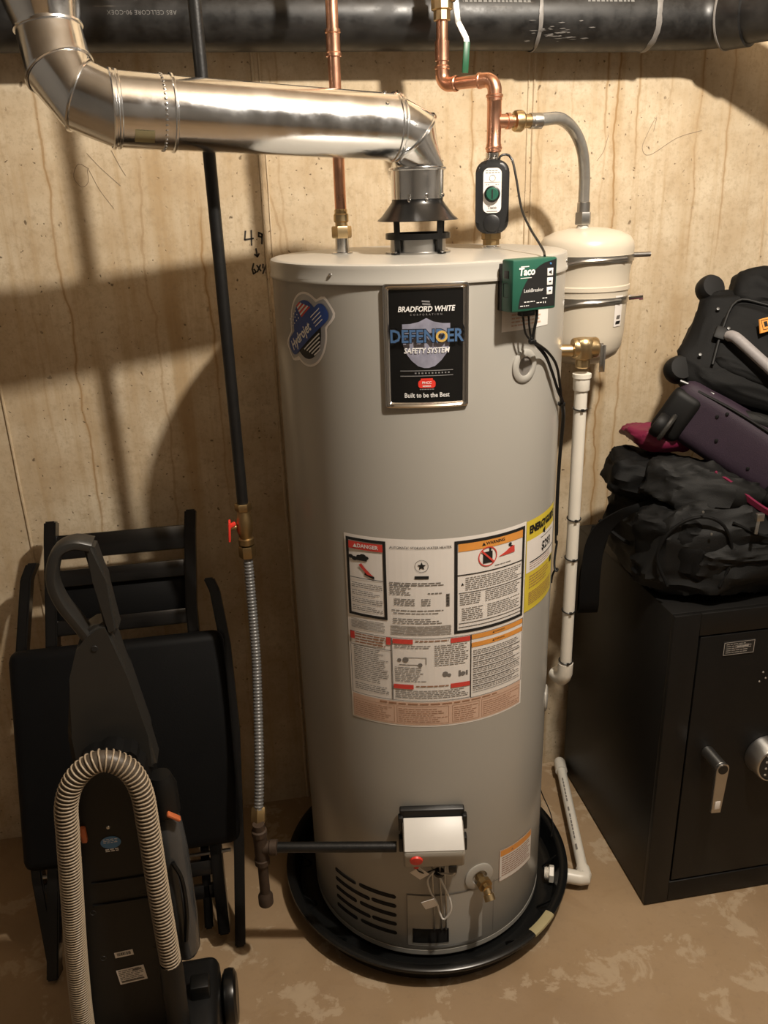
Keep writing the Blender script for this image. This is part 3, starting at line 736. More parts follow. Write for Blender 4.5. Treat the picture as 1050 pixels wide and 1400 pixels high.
# --- spare side port with trim ring
pd = h_dir(29); pc = on_heater(29, 1.334, -.010)
obj('port_ring', one(lathe, [(0.030, .006), (0.030, .0115), (0.027, .0135), (0.0195, .0142), (0.0170, .013), (0.0160, .0045)], pc, pd, seg=40, caps=False), 'jacket', H)
obj('port_hole_shade', one(lathe, [(0.0172, .0075), (0.0165, .0108), (0, .0108)], pc, pd, seg=32), 'greyink', H)  # nearly flush disc; its grey paints the shade inside the open port
for dg, z in ((62, .55),):
    obj('element_cap', one(lathe, [(0.030, 0), (0.030, .003), (0.024, .006), (0, .007)], on_heater(68, .545, -.001), h_dir(68), seg=32), 'jacket', H)
# --- louvre slots and burner door
def slot_poly(u0, z0, u1, z1, h):
    a = math.atan2(z1 - z0, u1 - u0); pts = []
    for (cx, cy, s) in ((u1, z1, -PI / 2), (u0, z0, PI / 2)):
        for k in range(7): t = a + s + PI * k / 6; pts.append((cx + h * math.cos(t), cy + h * math.sin(t)))
    return pts
def slot_bm(u0, u1, z, h=.0040):
    bm = NB()
    outer, inner = slot_poly(u0, z, u1, z, h + .0018), slot_poly(u0, z, u1, z, h)
    a = [bm.verts.new((x, y, .0003)) for x, y in outer]; b = [bm.verts.new((x, y, .0016)) for x, y in inner]; c = [bm.verts.new((x, y, .0005)) for x, y in slot_poly(u0, z, u1, z, h - .0008)]
    n = len(a)
    for k in range(n): bm.faces.new((a[k], a[(k + 1) % n], b[(k + 1) % n], b[k])); bm.faces.new((b[k], b[(k + 1) % n], c[(k + 1) % n], c[k]))
    bm.faces.new(c)
    return bend(bm, 0.0)
for i in range(5):
    z = .182 - i * .0262
    long_ = i % 2 == 1
    obj('louver_slot', slot_bm(U(-59), U(-59 + (19 if long_ else 11.5)), z - .002), 'slot', H)
    obj('louver_slot', slot_bm(U(-43.5 if not long_ else -37), U(-27.0), z), 'slot', H)
for i in range(4): obj('louver_slot', slot_bm(U(66), U(80), .235 - i * .024), 'slot', H)
PNL = obj('burner_door', bend(sheet(lambda bm: f_rect(bm, U(-21), .050, U(14), .196)), .0012), 'jacket', H)
obj('sight_window', bend(sheet(lambda bm: f_rect(bm, U(-18.5), .060, U(-2.2), .100)), .0018), 'slot', PNL)
wf = NB(); f_frame(wf, U(-18.5), .060, U(-2.2), .100, .003)
obj('window_frame', bend(wf, .0028), 'black', PNL)
obj('door_seam', bend(sheet(lambda bm: (f_rect(bm, U(-21), .1952, U(24), .1968), f_rect(bm, U(-21), .05, U(-20.7), .196))), .0019, .01), 'greyink', PNL, smooth=False)
obj('jacket_seam', bend(sheet(lambda bm: f_rect(bm, U(20.0), .05, U(20.25), .200)), .0006), 'greyink', H, smooth=False)
# --- gas control valve
gd, gt = h_dir(-9.2), h_tan(-9.2)
GO = V((HC.x, HC.y, 0))
GM = Matrix((gt, gd, V((0, 0, 1)))).transposed().to_4x4(); GM.translation = GO   # local x along jacket, y outward, z up
def gv_prism(bm, prof, x0, x1, bev):
    a = [bm.verts.new(GM @ V((x0, y, z))) for y, z in prof]; b = [bm.verts.new(GM @ V((x1, y, z))) for y, z in prof]
    n = len(prof); bm.faces.new(a); bm.faces.new(list(reversed(b)))
    for k in range(n): bm.faces.new((a[k], b[k], b[(k + 1) % n], a[(k + 1) % n]))
    bmesh.ops.recalc_face_normals(bm, faces=bm.faces)
    bmesh.ops.bevel(bm, geom=bm.edges[:], offset=bev, segments=3, affect='EDGES', profile=.5)
VB = obj('gas_control', one(gv_prism, [(.284, .416), (.300, .419), (.346, .382), (.350, .372), (.338, .330), (.284, .322)], -.0625, .0625, .006), 'greyplastic', H, 'white and grey gas control box with a red knob')
def topface(bm):
    gv_prism(bm, [(.296, .4225), (.3478, .3815), (.3455, .3785), (.294, .4195)], -.0605, .0605, .0012)
obj('white_cover', one(topface), 'white', VB)
obj('mounting_bracket', one(gv_prism, [(.279, .440), (.292, .436), (.292, .330), (.279, .330)], -.068, .066, .003), 'black', VB)
for s in (-1, 1):
    b_ = NB(); box(b_, (s * .066 - .005, .284, .392), (s * .066 + .005, .300, .425), GM, .002); box(b_, (s * .066 - .005, .284, .338), (s * .066 + .005, .302, .372), GM, .002)
    obj('bracket_ear', b_, 'black', VB)
def gpt(x, y, z): return GM @ V((x, y, z))
fn = (GM.to_3x3() @ V((0, .96, -.27))).normalized()
obj('red_knob', one(lathe, [(0.0135, 0), (0.0135, .003), (0.0125, .006), (0.004, .0075), (0, .0075)], gpt(-.037, .3435, .3585), fn, seg=28), 'red', VB)
obj('status_light', one(lathe, [(0.0048, 0), (0.0045, .002), (0, .003)], gpt(.038, .3440, .362), fn, seg=16), 'black', VB)
obj('igniter_button', one(lathe, [(0.0060, 0), (0.0060, .006), (0.004, .008), (0, .008)], gpt(-.037, .333, .334), (0, 0, -1), seg=18), 'red', VB)
obj('wire_plug', one(box, (.030, .318, .316), (.046, .341, .334), GM, .0015), 'black', VB)
def wire(name, pts, r, mat, parent, step=.006, label=None): return obj(name, one(tube, spline(pts, step), r, 8), mat, parent, label)
wire('igniter_wire', [gpt(-.037, .333, .328), gpt(-.033, .331, .316), gpt(-.020, .322, .300), gpt(-.005, .308, .292), gpt(.004, .300, .288)], .0016, 'black', VB)
wire('white_wire', [gpt(.038, .330, .318), gpt(.042, .328, .304), gpt(.036, .318, .290), gpt(.020, .305, .281), gpt(.012, .300, .272), gpt(.020, .303, .250), gpt(.034, .310, .215), gpt(.036, .312, .185), gpt(.022, .310, .158), gpt(.014, .306, .168), gpt(.006, .303, .200), gpt(-.006, .301, .225), gpt(-.012, .300, .26), gpt(.002, .301, .284)], .0022, 'white', VB)
for x in (-.004, .012, .022): wire('pilot_tube', [gpt(x, .316, .325), gpt(x + .002, .300, .29), gpt(x + .003, .292, .24), gpt(x + .006, .288, .17), gpt(x + .006, .283, .10)], .0022, 'steel', VB)
obj('wire_clip', one(lathe, [(0.012, 0), (0.012, .006), (0.005, .006), (0.005, 0)], gpt(.013, .296, .272), (0, 0, 1), seg=16, caps=False), 'black', VB)
def wtag(c, ang, s=.016):
    x = (gt * math.cos(ang) + V((0, 0, 1)) * math.sin(ang)); y = (-gt * math.sin(ang) + V((0, 0, 1)) * math.cos(ang) + gd * .25)
    M = basis(c, x, y); b_ = NB(); box(b_, (-s, -s, -.0005), (s, s, .0005), M); return b_
obj('wire_tag', wtag(gpt(-.030, .322, .300), -.75, .0145), 'paper', VB); obj('wire_tag', wtag(gpt(-.009, .312, .205), .35, .0145), 'paper', VB)
# --- drain cock
dd = h_dir(12.2); dc = on_heater(12.2, .226, 0)
obj('drain_trim_ring', one(lathe, [(0.034, -.001), (0.034, .002), (0.031, .0035), (0.018, .004), (0.016, -.002)], dc, dd, seg=40, caps=False), 'jacket', H)
DV = obj('drain_valve', one(lathe, [(0.010, -.004), (0.010, .018), (0.0165, .019), (0.0165, .030), (0.0105, .031), (0.0105, .040)], dc, dd, seg=8), 'dull_brass', H)
sd = (dd * .72 + V((0, 0, -.7))).normalized()
obj('drain_spout', one(lathe, [(0.0095, 0), (0.0095, .016), (0.0118, .017), (0.0118, .030), (0.0085, .030), (0.0080, .012)], dc + dd * .030, sd, seg=20, caps=False), 'brass', DV)

# ================================================================== drain pan
DP = thing('drain_pan', 'round black plastic drain pan under the water heater', 'pan', (HC.x, HC.y, 0))
pn = NB(); lathe(pn, [(0, .0005), (0.318, .0005), (0.326, .004), (0.340, .046), (0.3525, .049), (0.3545, .053), (0.3535, .0575), (0.349, .060), (0.338, .0595), (0.333, .056), (0.320, .014), (0.312, .0095), (0.30, .009), (0, .009)], (HC.x, HC.y, 0), seg=96)
obj('pan_body', pn, 'pan', DP)
for k in range(14):
    dg = -180 + k * 360 / 14
    a, b = on_heater(dg, .0095, 0, .296), on_heater(dg, .047, 0, .329)
    m_ = (a + b) / 2
    rb = NB(); bars(rb, a, b, .004, .005, ref=h_dir(dg), bev=.001)
    obj('pan_rib', rb, 'pan', DP)
tp_d = 37.5
tb = NB()
sl_ = (h_dir(tp_d) * .013 + V((0, 0, .042))).normalized(); sn_ = (h_dir(tp_d) * -.955 + V((0, 0, .296))).normalized()
prev = None
for k in range(8):
    dg = 31.5 + k * 1.75; cur = [tb.verts.new(on_heater(dg, z, 0, r_)) for z, r_ in ((.0590, .3340), (.0607, .3400), (.0608, .3490), (.0582, .3543), (.0530, .3552))]
    if prev:
        for j in range(4): tb.faces.new((prev[j], prev[j + 1], cur[j + 1], cur[j]))
    prev = cur
obj('tape_patch', tb, 'tape', DP)
fd = V((0.930, -0.367, 0)).normalized(); fdeg = math.degrees(math.atan2(fd.x, -fd.y))
obj('drain_nut', one(hexnut, on_heater(fdeg, .034, 0, .309), fd, .021, .012), 'pvc', DP)
th = NB(); lathe(th, [(0.0135, 0), (0.0135, .002), (0.0150, .003), (0.0150, .005), (0.0135, .006), (0.0150, .0075), (0.0150, .0095), (0.0135, .0105), (0.0150, .012), (0.0150, .02)], on_heater(fdeg, .034, 0, .298), fd, seg=24); obj('drain_thread', th, 'pvc', DP)
# pan drain line
DR = thing('pan_drain_pipe', 'white plastic drain line running along the floor from the pan to the wall', 'pipe', (0.72, 1.6, 0))
p_in = on_heater(fdeg, .034, 0, .338); p_el = V((0.712, 1.481, .032)); p_far = V((0.815, 1.905, .036))
obj('pan_stub', one(tube, [p_in, p_el - fd * .012], .0135, 20), 'pvc', DR)
obj('stub_collar', one(tube, [p_in + fd * .012, p_in + fd * .018, p_el - fd * .010], .0175, 20), 'pvc', DR)
u_ = (p_far - p_el).normalized()
eb = NB(); tube(eb, [p_el - fd * .026, p_el - fd * .006, p_el + fd * .004 + u_ * .002, p_el + fd * .005 + u_ * .010, p_el + fd * .003 + u_ * .032], [.0172, .0172, .0172, .0172, .0172], 20)
obj('elbow_fitting', eb, 'pvc', DR)
obj('straight_pipe', one(tube, [p_el + u_ * .02 + fd * .003, p_far], .0134, 20), 'pvc', DR)
obj('end_cap', one(tube, [p_far - u_ * .035, p_far + u_ * .004, p_far + u_ * .012, p_far + u_ * .016], [.0172, .0172, .0145, .006], 20), 'pvc', DR)
pt = NB(); nrm = V((-.35, -.35, .85)).normalized(); nrm = (nrm - u_ * nrm.dot(u_)).normalized()
sm = sheet(lambda bm: (f_lines(bm, -.13, -.003, -.03, .002, .006, .0034, 0, (.005, .014), .003), f_rect(bm, -.012, -.002, .004, .002), f_lines(bm, .015, -.003, .11, .002, .006, .0034, 0, (.005, .014), .003), f_rect(bm, .125, -.0025, .145, .0025)))
obj('pipe_print', lay(sm, basis(p_el.lerp(p_far, .52) + nrm * .0138, -u_, nrm.cross(-u_))), 'greyink', DR, smooth=False)

# ================================================================== vent pipe
VP = thing('vent_pipe', 'shiny galvanized vent pipe with jointed elbows above the water heater', 'pipe', (0.0, 1.5, 1.62))
ax0, ax1 = V((0.2955, 1.592, 1.7325)), V((-0.082, 1.504, 1.753))
axd = (ax1 - ax0).normalized(); R0 = 0.0548
obj('straight_duct', one(loft, [(ax0.lerp(ax1, t), axd, R0) for t in (0, .33, .66, 1)], 56), 'galv', VP)
du, dv = frame(axd, (0, 0.3, 1))
sb = NB(); bars(sb, ax0 + dv * (R0 + .0005), ax1 + dv * (R0 + .0005), .006, .0022, ref=(0, 0, 1), bev=.0005); obj('duct_seam', sb, 'galv', VP)
def bead(c, n, r, hw=.003, hgt=.0026):
    return one(loft, [(c - n * hw, n, r), (c - n * hw * .5, n, r + hgt), (c + n * hw * .5, n, r + hgt), (c + n * hw, n, r)], 56)
# lower elbow: two gores then the collar down into the draft hood
down = V((0, 0, -1)); n0 = -axd; n2 = down; n1 = (n0 * .80 + n2 * .72).normalized()
e0, e1, e2, e3 = ax0 + n0 * .004, V((0.3375, 1.610, 1.7165)), V((0.347, 1.6155, 1.664)), V((0.3465, 1.6155, 1.612))
obj('gore', one(loft, [(e0 - n0 * .008, n0, R0 - .001), (e0, n0, R0 + .0005), (e1 - n1 * .0015, n1, R0 - .002)], 56), 'galv', VP)
obj('gore', one(loft, [(e1 - n1 * .0035, n1, R0 - .001), (e1 + n1 * .001, n1, R0 - .002), (e2, n2, R0 - .005)], 56), 'galv', VP)
obj('collar', one(loft, [(e2 - n2 * .003, n2, R0 - .0045), (e2 + n2 * .003, n2, R0 - .0055), (e3, n2, R0 - .0062)], 56), 'galv', VP)
obj('bead_ring', bead(e0 - n0 * .002, n0, R0), 'galv', VP); obj('bead_ring', bead(e0 + n0 * .006, n0, R0 + .0006, .002, .0016), 'galv', VP)
obj('bead_ring', bead(e1, n1, R0 - .0015), 'galv', VP); obj('bead_ring', bead(e2, n2, R0 - .004), 'galv', VP)
for dg in (-30, 8, 60): obj('sheet_screw', one(lathe, [(0.0035, 0), (0.0030, .0025), (0, .003)], e3 - n2 * .006 + h_dir(dg) * (R0 - .006), h_dir(dg), seg=10), 'chrome', VP)
for t, a in ((.03, -.2), (.05, .5), (.07, 1.2)):
    dr = (du * math.cos(a) - dv * math.sin(a)).normalized()
    obj('sheet_screw', one(lathe, [(0.0035, 0), (0.0030, .0025), (0, .003)], ax0.lerp(ax1, t) + dr * R0, dr, seg=10), 'chrome', VP)
# upper elbow chain on the left
w1 = V((-0.1708, 1.4835, 1.7585))
obj('crimped_collar', one(loft, [(ax1 - axd * .004, axd, R0 + .0015), (ax1 + axd * .004, axd, R0 + .0008), (w1, axd, R0 + .0006)], 56), 'galv', VP)
for q, hg in ((ax1 - axd * .003, .0032), (w1 - axd * .002, .0030), (w1 - axd * .010, .0022)): obj('bead_ring', bead(q, axd, R0 + .0008, .003, hg), 'galv', VP)
for k in range(44):
    a = 2 * PI * k / 44; dr = du * math.cos(a) + dv * math.sin(a)
    o_ = one(lathe, [(0.0027, -.0008), (0.0022, .0018), (0, .0024)], ax1 + axd * .0135 + dr * (R0 + .0007), dr, seg=6)
    if k == 0: dimple = []
    dimple.append(o_)
mb = NB()
for o_ in dimple:
    tmp = bpy.data.meshes.new('t'); o_.to_mesh(tmp); o_.free(); mb.from_mesh(tmp); bpy.data.meshes.remove(tmp)
crimp = obj('crimp_row', mb, 'galv', VP); crimp['kind'] = 'stuff'
g1 = V((-0.2153, 1.495, 1.7787)); g2 = V((-0.2421, 1.512, 1.8146)); g3 = V((-0.2542, 1.54, 1.8791)); g4 = V((-0.262, 1.53, 1.955)); g5 = V((-0.274, 1.48, 2.22)); g6 = V((-0.285, 1.42, 2.84))
d1 = (axd * .62 + (g2 - g1).normalized() * .55).normalized(); d2 = ((g2 - g1).normalized() + (g3 - g2).normalized()).normalized(); d3 = ((g3 - g2).normalized() * .6 + V((-.05, -.12, 1)) * .6).normalized(); d4 = (g5 - g4).normalized()
RA, RB, RC = .0535, .0525, .0500
EREF = (0.35, -1, 0.25)
obj('gore', one(loft, [(w1 - axd * .001, axd, R0 + .0002), (g1, d1, RA)], 56, False, EREF), 'galv', VP)
obj('gore', one(loft, [(g1 - d1 * .003, d1, RA + .0008), (g1 + d1 * .003, d1, RA + .0004), (g2, d2, RB)], 56, False, EREF), 'galv', VP)
obj('gore', one(loft, [(g2 - d2 * .003, d2, RB + .0008), (g2 + d2 * .003, d2, RB + .0004), (g3, d3, RC)], 56, False, EREF), 'galv', VP)
obj('reducer', one(loft, [(g3 - d3 * .003, d3, RC + .0008), (g3 + d3 * .004, d3, RC + .0006), (g4, d4, .066), (g5, d4, .071), (g6, d4, .071)], 56, False, EREF), 'galv', VP)
for q, n_, r_ in ((g1, d1, RA), (g2, d2, RB), (g3, d3, RC)): obj('bead_ring', bead(q, n_, r_, .0028, .0028), 'galv', VP)
lb = NB(); ang = [2.45, 2.58, 2.71, 2.84]
cL = ax1.lerp(w1, .50)
for a, b in zip(ang, ang[1:]):
    q = [cL + axd * s + (du * math.cos(t) - dv * math.sin(t)) * (R0 + .0022) for s, t in ((-.014, a), (.016, a), (.016, b), (-.014, b))]
    lb.faces.new([lb.verts.new(x) for x in q])
obj('duct_sticker', lb, 'tape', VP)

# ================================================================== copper pipes
def ring_at(c, n, r, h=.004, d=.0016): return one(lathe, [(r, -h), (r + d, -h * .5), (r + d, h * .5), (r, h)], c, n, seg=24, caps=False)
HP = thing('hot_water_pipe', 'straight copper pipe rising from the left of the water heater lid', 'pipe', (0.2090, 1.68, ZT + .028))
hx, hy = 0.2090, 1.68
obj('copper_tube', one(tube, [(hx, hy, 1.58), (hx, hy, 2.84)], .0111, 24), 'copper', HP)
cp = NB(); lathe(cp, [(.0112, 1.857), (.0142, 1.857), (.0142, 1.862), (.0128, 1.864), (.0128, 1.893), (.0142, 1.895), (.0142, 1.900), (.0112, 1.900)], (hx, hy, 0), seg=28, caps=False); obj('coupling', cp, 'copper', HP)
un = NB(); lathe(un, [(.0125, 1.574), (.0145, 1.576), (.0145, 1.588), (.0125, 1.590), (.0125, 1.596), (.0112, 1.598)], (hx, hy, 0), seg=24, caps=False); lathe(un, [(.0120, 1.566), (.0120, 1.575)], (hx, hy, 0), seg=24)
obj('union_sleeve', un, 'brass', HP)
obj('union_nut', one(hexnut, (hx, hy, 1.545), (0, 0, 1), .0195, .022), 'brass', HP)

CP = thing('cold_water_pipe', 'copper pipe with an offset bend and ball valve above the black sensor', 'pipe', (0.5070, 1.664, 1.69))
cx1, cy1, cx2, cy2, zb_ = 0.4268, 1.748, 0.5070, 1.664, 1.8165
r_ = .0113
obj('upper_tube', one(tube, [(cx1, cy1, 1.85), (cx1, cy1, 1.94)], r_, 24), 'copper', CP)
hdir = (V((cx2, cy2, 0)) - V((cx1, cy1, 0))).normalized()
def bend_pts(c, a, b, r=.018, n=8):
    """quarter bend at corner c from direction a (incoming) to b (outgoing)"""
    c, a, b = V(c), V(a), V(b); o_ = c - a * r + b * r
    return [o_ + (-b * math.cos(t) + a * math.sin(t)) * r for t in [PI / 2 * k / n for k in range(n + 1)]]
E1 = bend_pts((cx1, cy1, zb_), (0, 0, -1), hdir); E2 = bend_pts((cx2, cy2, zb_), hdir, (0, 0, -1), .020)
obj('elbow', one(tube, [V((cx1, cy1, zb_ + .030))] + E1 + [V((cx1, cy1, zb_)) + hdir * .030], .0133, 24), 'copper', CP)
obj('elbow', one(tube, [V((cx2, cy2, zb_)) - hdir * .032] + E2 + [V((cx2, cy2, zb_ - .034))], .0133, 24), 'copper', CP)
obj('cross_tube', one(tube, [V((cx1, cy1, zb_)) + hdir * .02, V((cx2, cy2, zb_)) - hdir * .02], r_, 24), 'copper', CP)
for c, n in ((V((cx1, cy1, zb_ + .030)), V((0, 0, 1))), (V((cx1, cy1, zb_)) + hdir * .030, hdir), (V((cx2, cy2, zb_)) - hdir * .032, hdir), (V((cx2, cy2, zb_ - .034)), V((0, 0, 1)))): obj('solder_ring', ring_at(c, n, .0128), 'copper', CP)
tt = NB(); lathe(tt, [(.0115, 1.690), (.0148, 1.692), (.0148, 1.704), (.0136, 1.706), (.0136, 1.785), (.0148, 1.787), (.0115, 1.790)], (cx2, cy2, 0), seg=28, caps=False)
obj('tee_fitting', tt, 'copper', CP)
for z in (1.698, 1.788): obj('solder_ring', ring_at(V((cx2, cy2, z)), V((0, 0, 1)), .0145, .003), 'copper', CP)
obj('tee_branch', one(lathe, [(.0125, 0), (.0125, .018), (.0145, .019), (.0145, .026), (.0110, .026), (.0110, .034)], (cx2 + .006, cy2, 1.745), (1, 0.12, 0), seg=24), 'copper', CP)
obj('lower_tube', one(tube, [(cx2, cy2, 1.672), (cx2, cy2, 1.70)], r_, 24), 'copper', CP)
cl = NB(); lathe(cl, [(.0112, 1.858), (.0135, 1.858), (.0135, 1.892), (.0112, 1.892)], (cx1, cy1, 0), seg=28, caps=False); obj('coupling', cl, 'copper', CP)
bv = NB(); lathe(bv, [(.0118, 1.925), (.0165, 1.926), (.0165, 1.942), (.0210, 1.944), (.0210, 1.975), (.0165, 1.978), (.0165, 2.0), (.0118, 2.0)], (cx1, cy1, 0), seg=10)
obj('ball_valve', bv, 'brass', CP); obj('upper_tube', one(tube, [(cx1, cy1, 1.99), (cx1, cy1, 2.84)], r_, 20), 'copper', CP)
lv = NB()
lp = [V((.4493, 1.7357, 1.962)), V((.4533, 1.7317, 1.9212)), V((.4676, 1.7255, 1.8936)), V((.4687, 1.7235, 1.8834)), V((.4656, 1.7235, 1.8334))]
for a, b in zip(lp[:3], lp[1:4]): bars(lv, a, b + (b - a).normalized() * .002, .011, .003, ref=(1, 0, .2), bev=.0005)
LV = obj('valve_lever', lv, 'steel', CP)
gl = NB(); bars(gl, lp[3] + V((0, 0, .004)), lp[4], .0125, .0055, ref=(1, 0, .1), bev=.002); obj('green_grip', gl, 'greenlever', LV)
obj('lever_nut', one(hexnut, (.439, 1.7378, 1.9631), (.5, -.5, 0), .008, .014), 'chrome', LV)

# ================================================================== flexible supply hose and expansion tank
SH = thing('supply_hose', 'grey flexible hose arching from copper tee down to the cream tank', 'hose', (0.745, 1.79, 1.55))
hp = spline([(0.588, 1.675, 1.745), (0.620, 1.687, 1.749), (0.657, 1.708, 1.750), (0.698, 1.742, 1.732), (0.726, 1.762, 1.697), (0.741, 1.778, 1.650), (0.7465, 1.788, 1.605), (0.748, 1.79, 1.572)], .008)
obj('hose_body', one(tube, hp, .0118, 20), 'braid', SH)
ad = V((1, .12, 0)).normalized(); hs = V((cx2, cy2, 1.745)) + ad * .036
obj('brass_adapter', one(lathe, [(.0118, 0), (.0118, .004), (.0185, .006), (.0195, .012), (.0195, .020), (.0165, .024), (.0125, .025), (.0125, .040)], hs, ad, seg=12), 'brass', SH)
obj('hose_ferrule', one(lathe, [(.0142, .038), (.0142, .044), (.0135, .045), (.0142, .047), (.0142, .062), (.012, .063)], hs, ad, seg=24), 'steel', SH)
obj('hose_nut', one(hexnut, (0.748, 1.79, 1.548), (0, 0, 1), .0178, .026), 'steel', SH)
obj('hose_ferrule', one(lathe, [(.0138, 0), (.0138, .02), (.012, .022)], (0.748, 1.79, 1.573), (0, 0, 1), seg=24), 'steel', SH)
TX, TY = 0.764, 1.80
ET = thing('expansion_tank', 'cream expansion tank strapped to the wall behind the water heater', 'tank', (TX, TY, 1.255))
tk = NB(); lathe(tk, [(0, 1.245), (.020, 1.245), (.050, 1.252), (.078, 1.270), (.088, 1.290), (.0915, 1.318), (.0945, 1.405), (.0955, 1.412), (.0978, 1.414), (.0978, 1.4225), (.0955, 1.4245), (.0950, 1.445), (.0978, 1.462), (.1010, 1.475), (.1015, 1.500), (.0995, 1.513), (.092, 1.5235), (.070, 1.534), (.040, 1.5405), (.016, 1.5425), (0, 1.5425)], (TX, TY, 0), seg=72)
obj('tank_shell', tk, 'cream', ET)
obj('tank_inlet', one(lathe, [(.0125, 0), (.0125, .008), (.0105, .009), (.0105, .020)], (TX - .016, TY - .01, 1.538), seg=20), 'white', ET)
def strap(z, r, w2=.007):
    bm = NB(); lathe(bm, [(r, z - w2), (r + .0015, z - w2), (r + .0015, z + w2), (r, z + w2)], (TX, TY, 0), seg=72, caps=False)
    return bm
S1 = obj('steel_strap', strap(1.480, .1012), 'steel', ET); S2 = obj('steel_strap', strap(1.393, .0942), 'steel', ET)
for z, r in ((1.480, .102), (1.393, .095)):
    b_ = NB(); pts = [V((TX - r * .75, TY - r * .70, z - .010)), V((TX - r * .45, TY - r * .93, z - .002)), V((TX, TY - r * 1.04, z)), V((TX + r * .5, TY - r * .92, z + .001))]
    tube(b_, spline(pts, .01), .0035, 8); obj('strap_band', b_, 'steel', ET)
obj('bracket_rod', one(tube, [(TX + .085, TY - .045, 1.484), (TX + .128, TY - .045, 1.484)], .0055, 12), 'steel', ET)
sk = NB(); lathe(sk, [(.006, 0), (.006, .022), (.0085, .022), (.0085, .030), (.004, .030)], (TX + .078, TY - .062, 1.396), (.8, -.45, .1), seg=10); obj('strap_screw', sk, 'chrome', ET)
wb = NB(); box(wb, (TX - .03, TY + .088, 1.36), (TX + .03, YB - .001, 1.50), None, .002); obj('wall_bracket', wb, 'steel', ET)
def tank_patch(dg0, dg1, z0, z1, r):
    bm = NB(); n = 6; ps = []
    for k in range(n + 1):
        a = math.radians(dg0 + (dg1 - dg0) * k / n); ps.append((bm.verts.new((TX + r * math.sin(a), TY - r * math.cos(a), z0)), bm.verts.new((TX + (r + .0015) * math.sin(a), TY - (r + .0015) * math.cos(a), z1))))
    for a, b in zip(ps, ps[1:]): bm.faces.new((a[0], b[0], b[1], a[1]))
    return bm
TL = obj('tank_label', tank_patch(22, 37, 1.338, 1.404, .0935), 'paper', ET)
obj('label_print', tank_patch(25, 34, 1.343, 1.350, .0941), 'ink', TL); obj('label_print', tank_patch(26, 33, 1.354, 1.362, .0943), 'greyink', TL)

# ================================================================== relief valve and discharge pipe
RV = thing('relief_valve', 'brass relief valve with a silver lever on the right of the heater', 'valve', (0.655, 1.56, 1.30))
rvx, rvy = 0.664, 1.552
rd = (V((rvx, rvy, 0)) - V((HC.x, HC.y, 0))).normalized()
a0 = V((HC.x, HC.y, 1.322)) + rd * (HR - .004)
obj('valve_inlet', one(tube, [a0, V((rvx, rvy, 1.322)) + rd * .004], .0125, 16), 'brass', RV)
obj('valve_body', one(lathe, [(.0130, -.034), (.0145, -.032), (.0145, -.018), (.0200, -.014), (.0225, 0), (.0225, .012), (.0205, .020), (.0165, .024), (0, .025)], (rvx, rvy, 1.322), seg=20), 'brass', RV)
xb = NB(); lathe(xb, [(.0185, -.026), (.0205, -.022), (.0205, .020), (.0185, .024)], (rvx + .004, rvy, 1.327), (1, -.1, 0), seg=20); obj('valve_bonnet', xb, 'brass', RV)
lvb = NB(); bars(lvb, (rvx + .034, rvy - .016, 1.333), (rvx + .033, rvy - .018, 1.280), .0022, .012, ref=(0, -1, 0), bev=.0006); bars(lvb, (rvx + .020, rvy - .006, 1.331), (rvx + .036, rvy - .012, 1.331), .010, .0022, ref=(0, 0, 1), bev=.0005)
obj('test_lever', lvb, 'chrome', RV)
DC = thing('discharge_pipe', 'white plastic discharge pipe hanging from the brass relief valve', 'pipe', (rvx, rvy, .58))
obj('threaded_adapter', one(lathe, [(.0130, 1.276), (.0190, 1.276), (.0190, 1.268), (.0168, 1.266), (.0168, 1.244), (.0160, 1.242), (.0130, 1.242)], (rvx, rvy, 0), seg=12), 'pvc', DC)
obj('straight_pipe', one(tube, [(rvx, rvy, 1.268), (rvx, rvy, .575)], .0131, 24), 'pvc', DC)
el = NB(); tube(el, [V((rvx, rvy, .610)), V((rvx, rvy, .584)), V((rvx - .002, rvy + .003, .572)), V((rvx - .003, rvy + .012, .562)), V((rvx - .005, rvy + .024, .560)), V((rvx - .008, rvy + .040, .560))], [.0172, .0172, .0174, .0174, .0172, .0172], 20); obj('end_elbow', el, 'pvc', DC)
for z in (1.205, .965, .873, .745, .616):
    tz = NB(); r = .0142 if z > .62 else .0150
    tube(tz, [V((rvx + r * math.cos(2 * PI * k / 24), rvy + r * math.sin(2 * PI * k / 24), z + .002 * math.sin(2 * PI * k / 24))) for k in range(25)], .0016, 6, cap=False)
    box(tz, (rvx - .004, rvy - r - .004, z - .0035), (rvx + .002, rvy - r + .001, z + .0015), None, .0006)
    obj('cable_tie', tz, 'black', DC)

# ================================================================== flow sensor, alarm box and their cables
FS = thing('flow_sensor', 'black oblong leak sensor with a green button under the copper tee', 'sensor', (0.5048, 1.63, 1.53))
fsd = V((-.30, -1, 0)).normalized(); fst = V((1, -.30, 0)).normalized()
FM = Matrix((fst, V((0, 0, 1)), fsd)).transposed().to_4x4(); FM.translation = V((0.5048, 1.662, 1.6105))
def pod(bm, w_, h, r, z0, z1, bev, taper=0.0):
    poly = rrect(w_, h, r, 6); M = FM @ Matrix.Translation((0, 0, z0)); prism(bm, poly, M, z1 - z0)
    if bev:
        top = [e for e in bm.edges if all(abs((FM.inverted() @ v.co).z - z1) < 1e-5 for v in e.verts)]
        bmesh.ops.bevel(bm, geom=top, offset=bev, segments=3, affect='EDGES', profile=.5)
obj('sensor_body', one(pod, .064, .132, .022, -.020, .032, .008), 'darkplastic', FS)
obj('sensor_chin', one(lathe, [(.0165, 0), (.0160, .0025), (.013, .004), (0, .0042)], FM @ V((0, -.047, .031)), fsd, seg=28), 'darkplastic', FS)
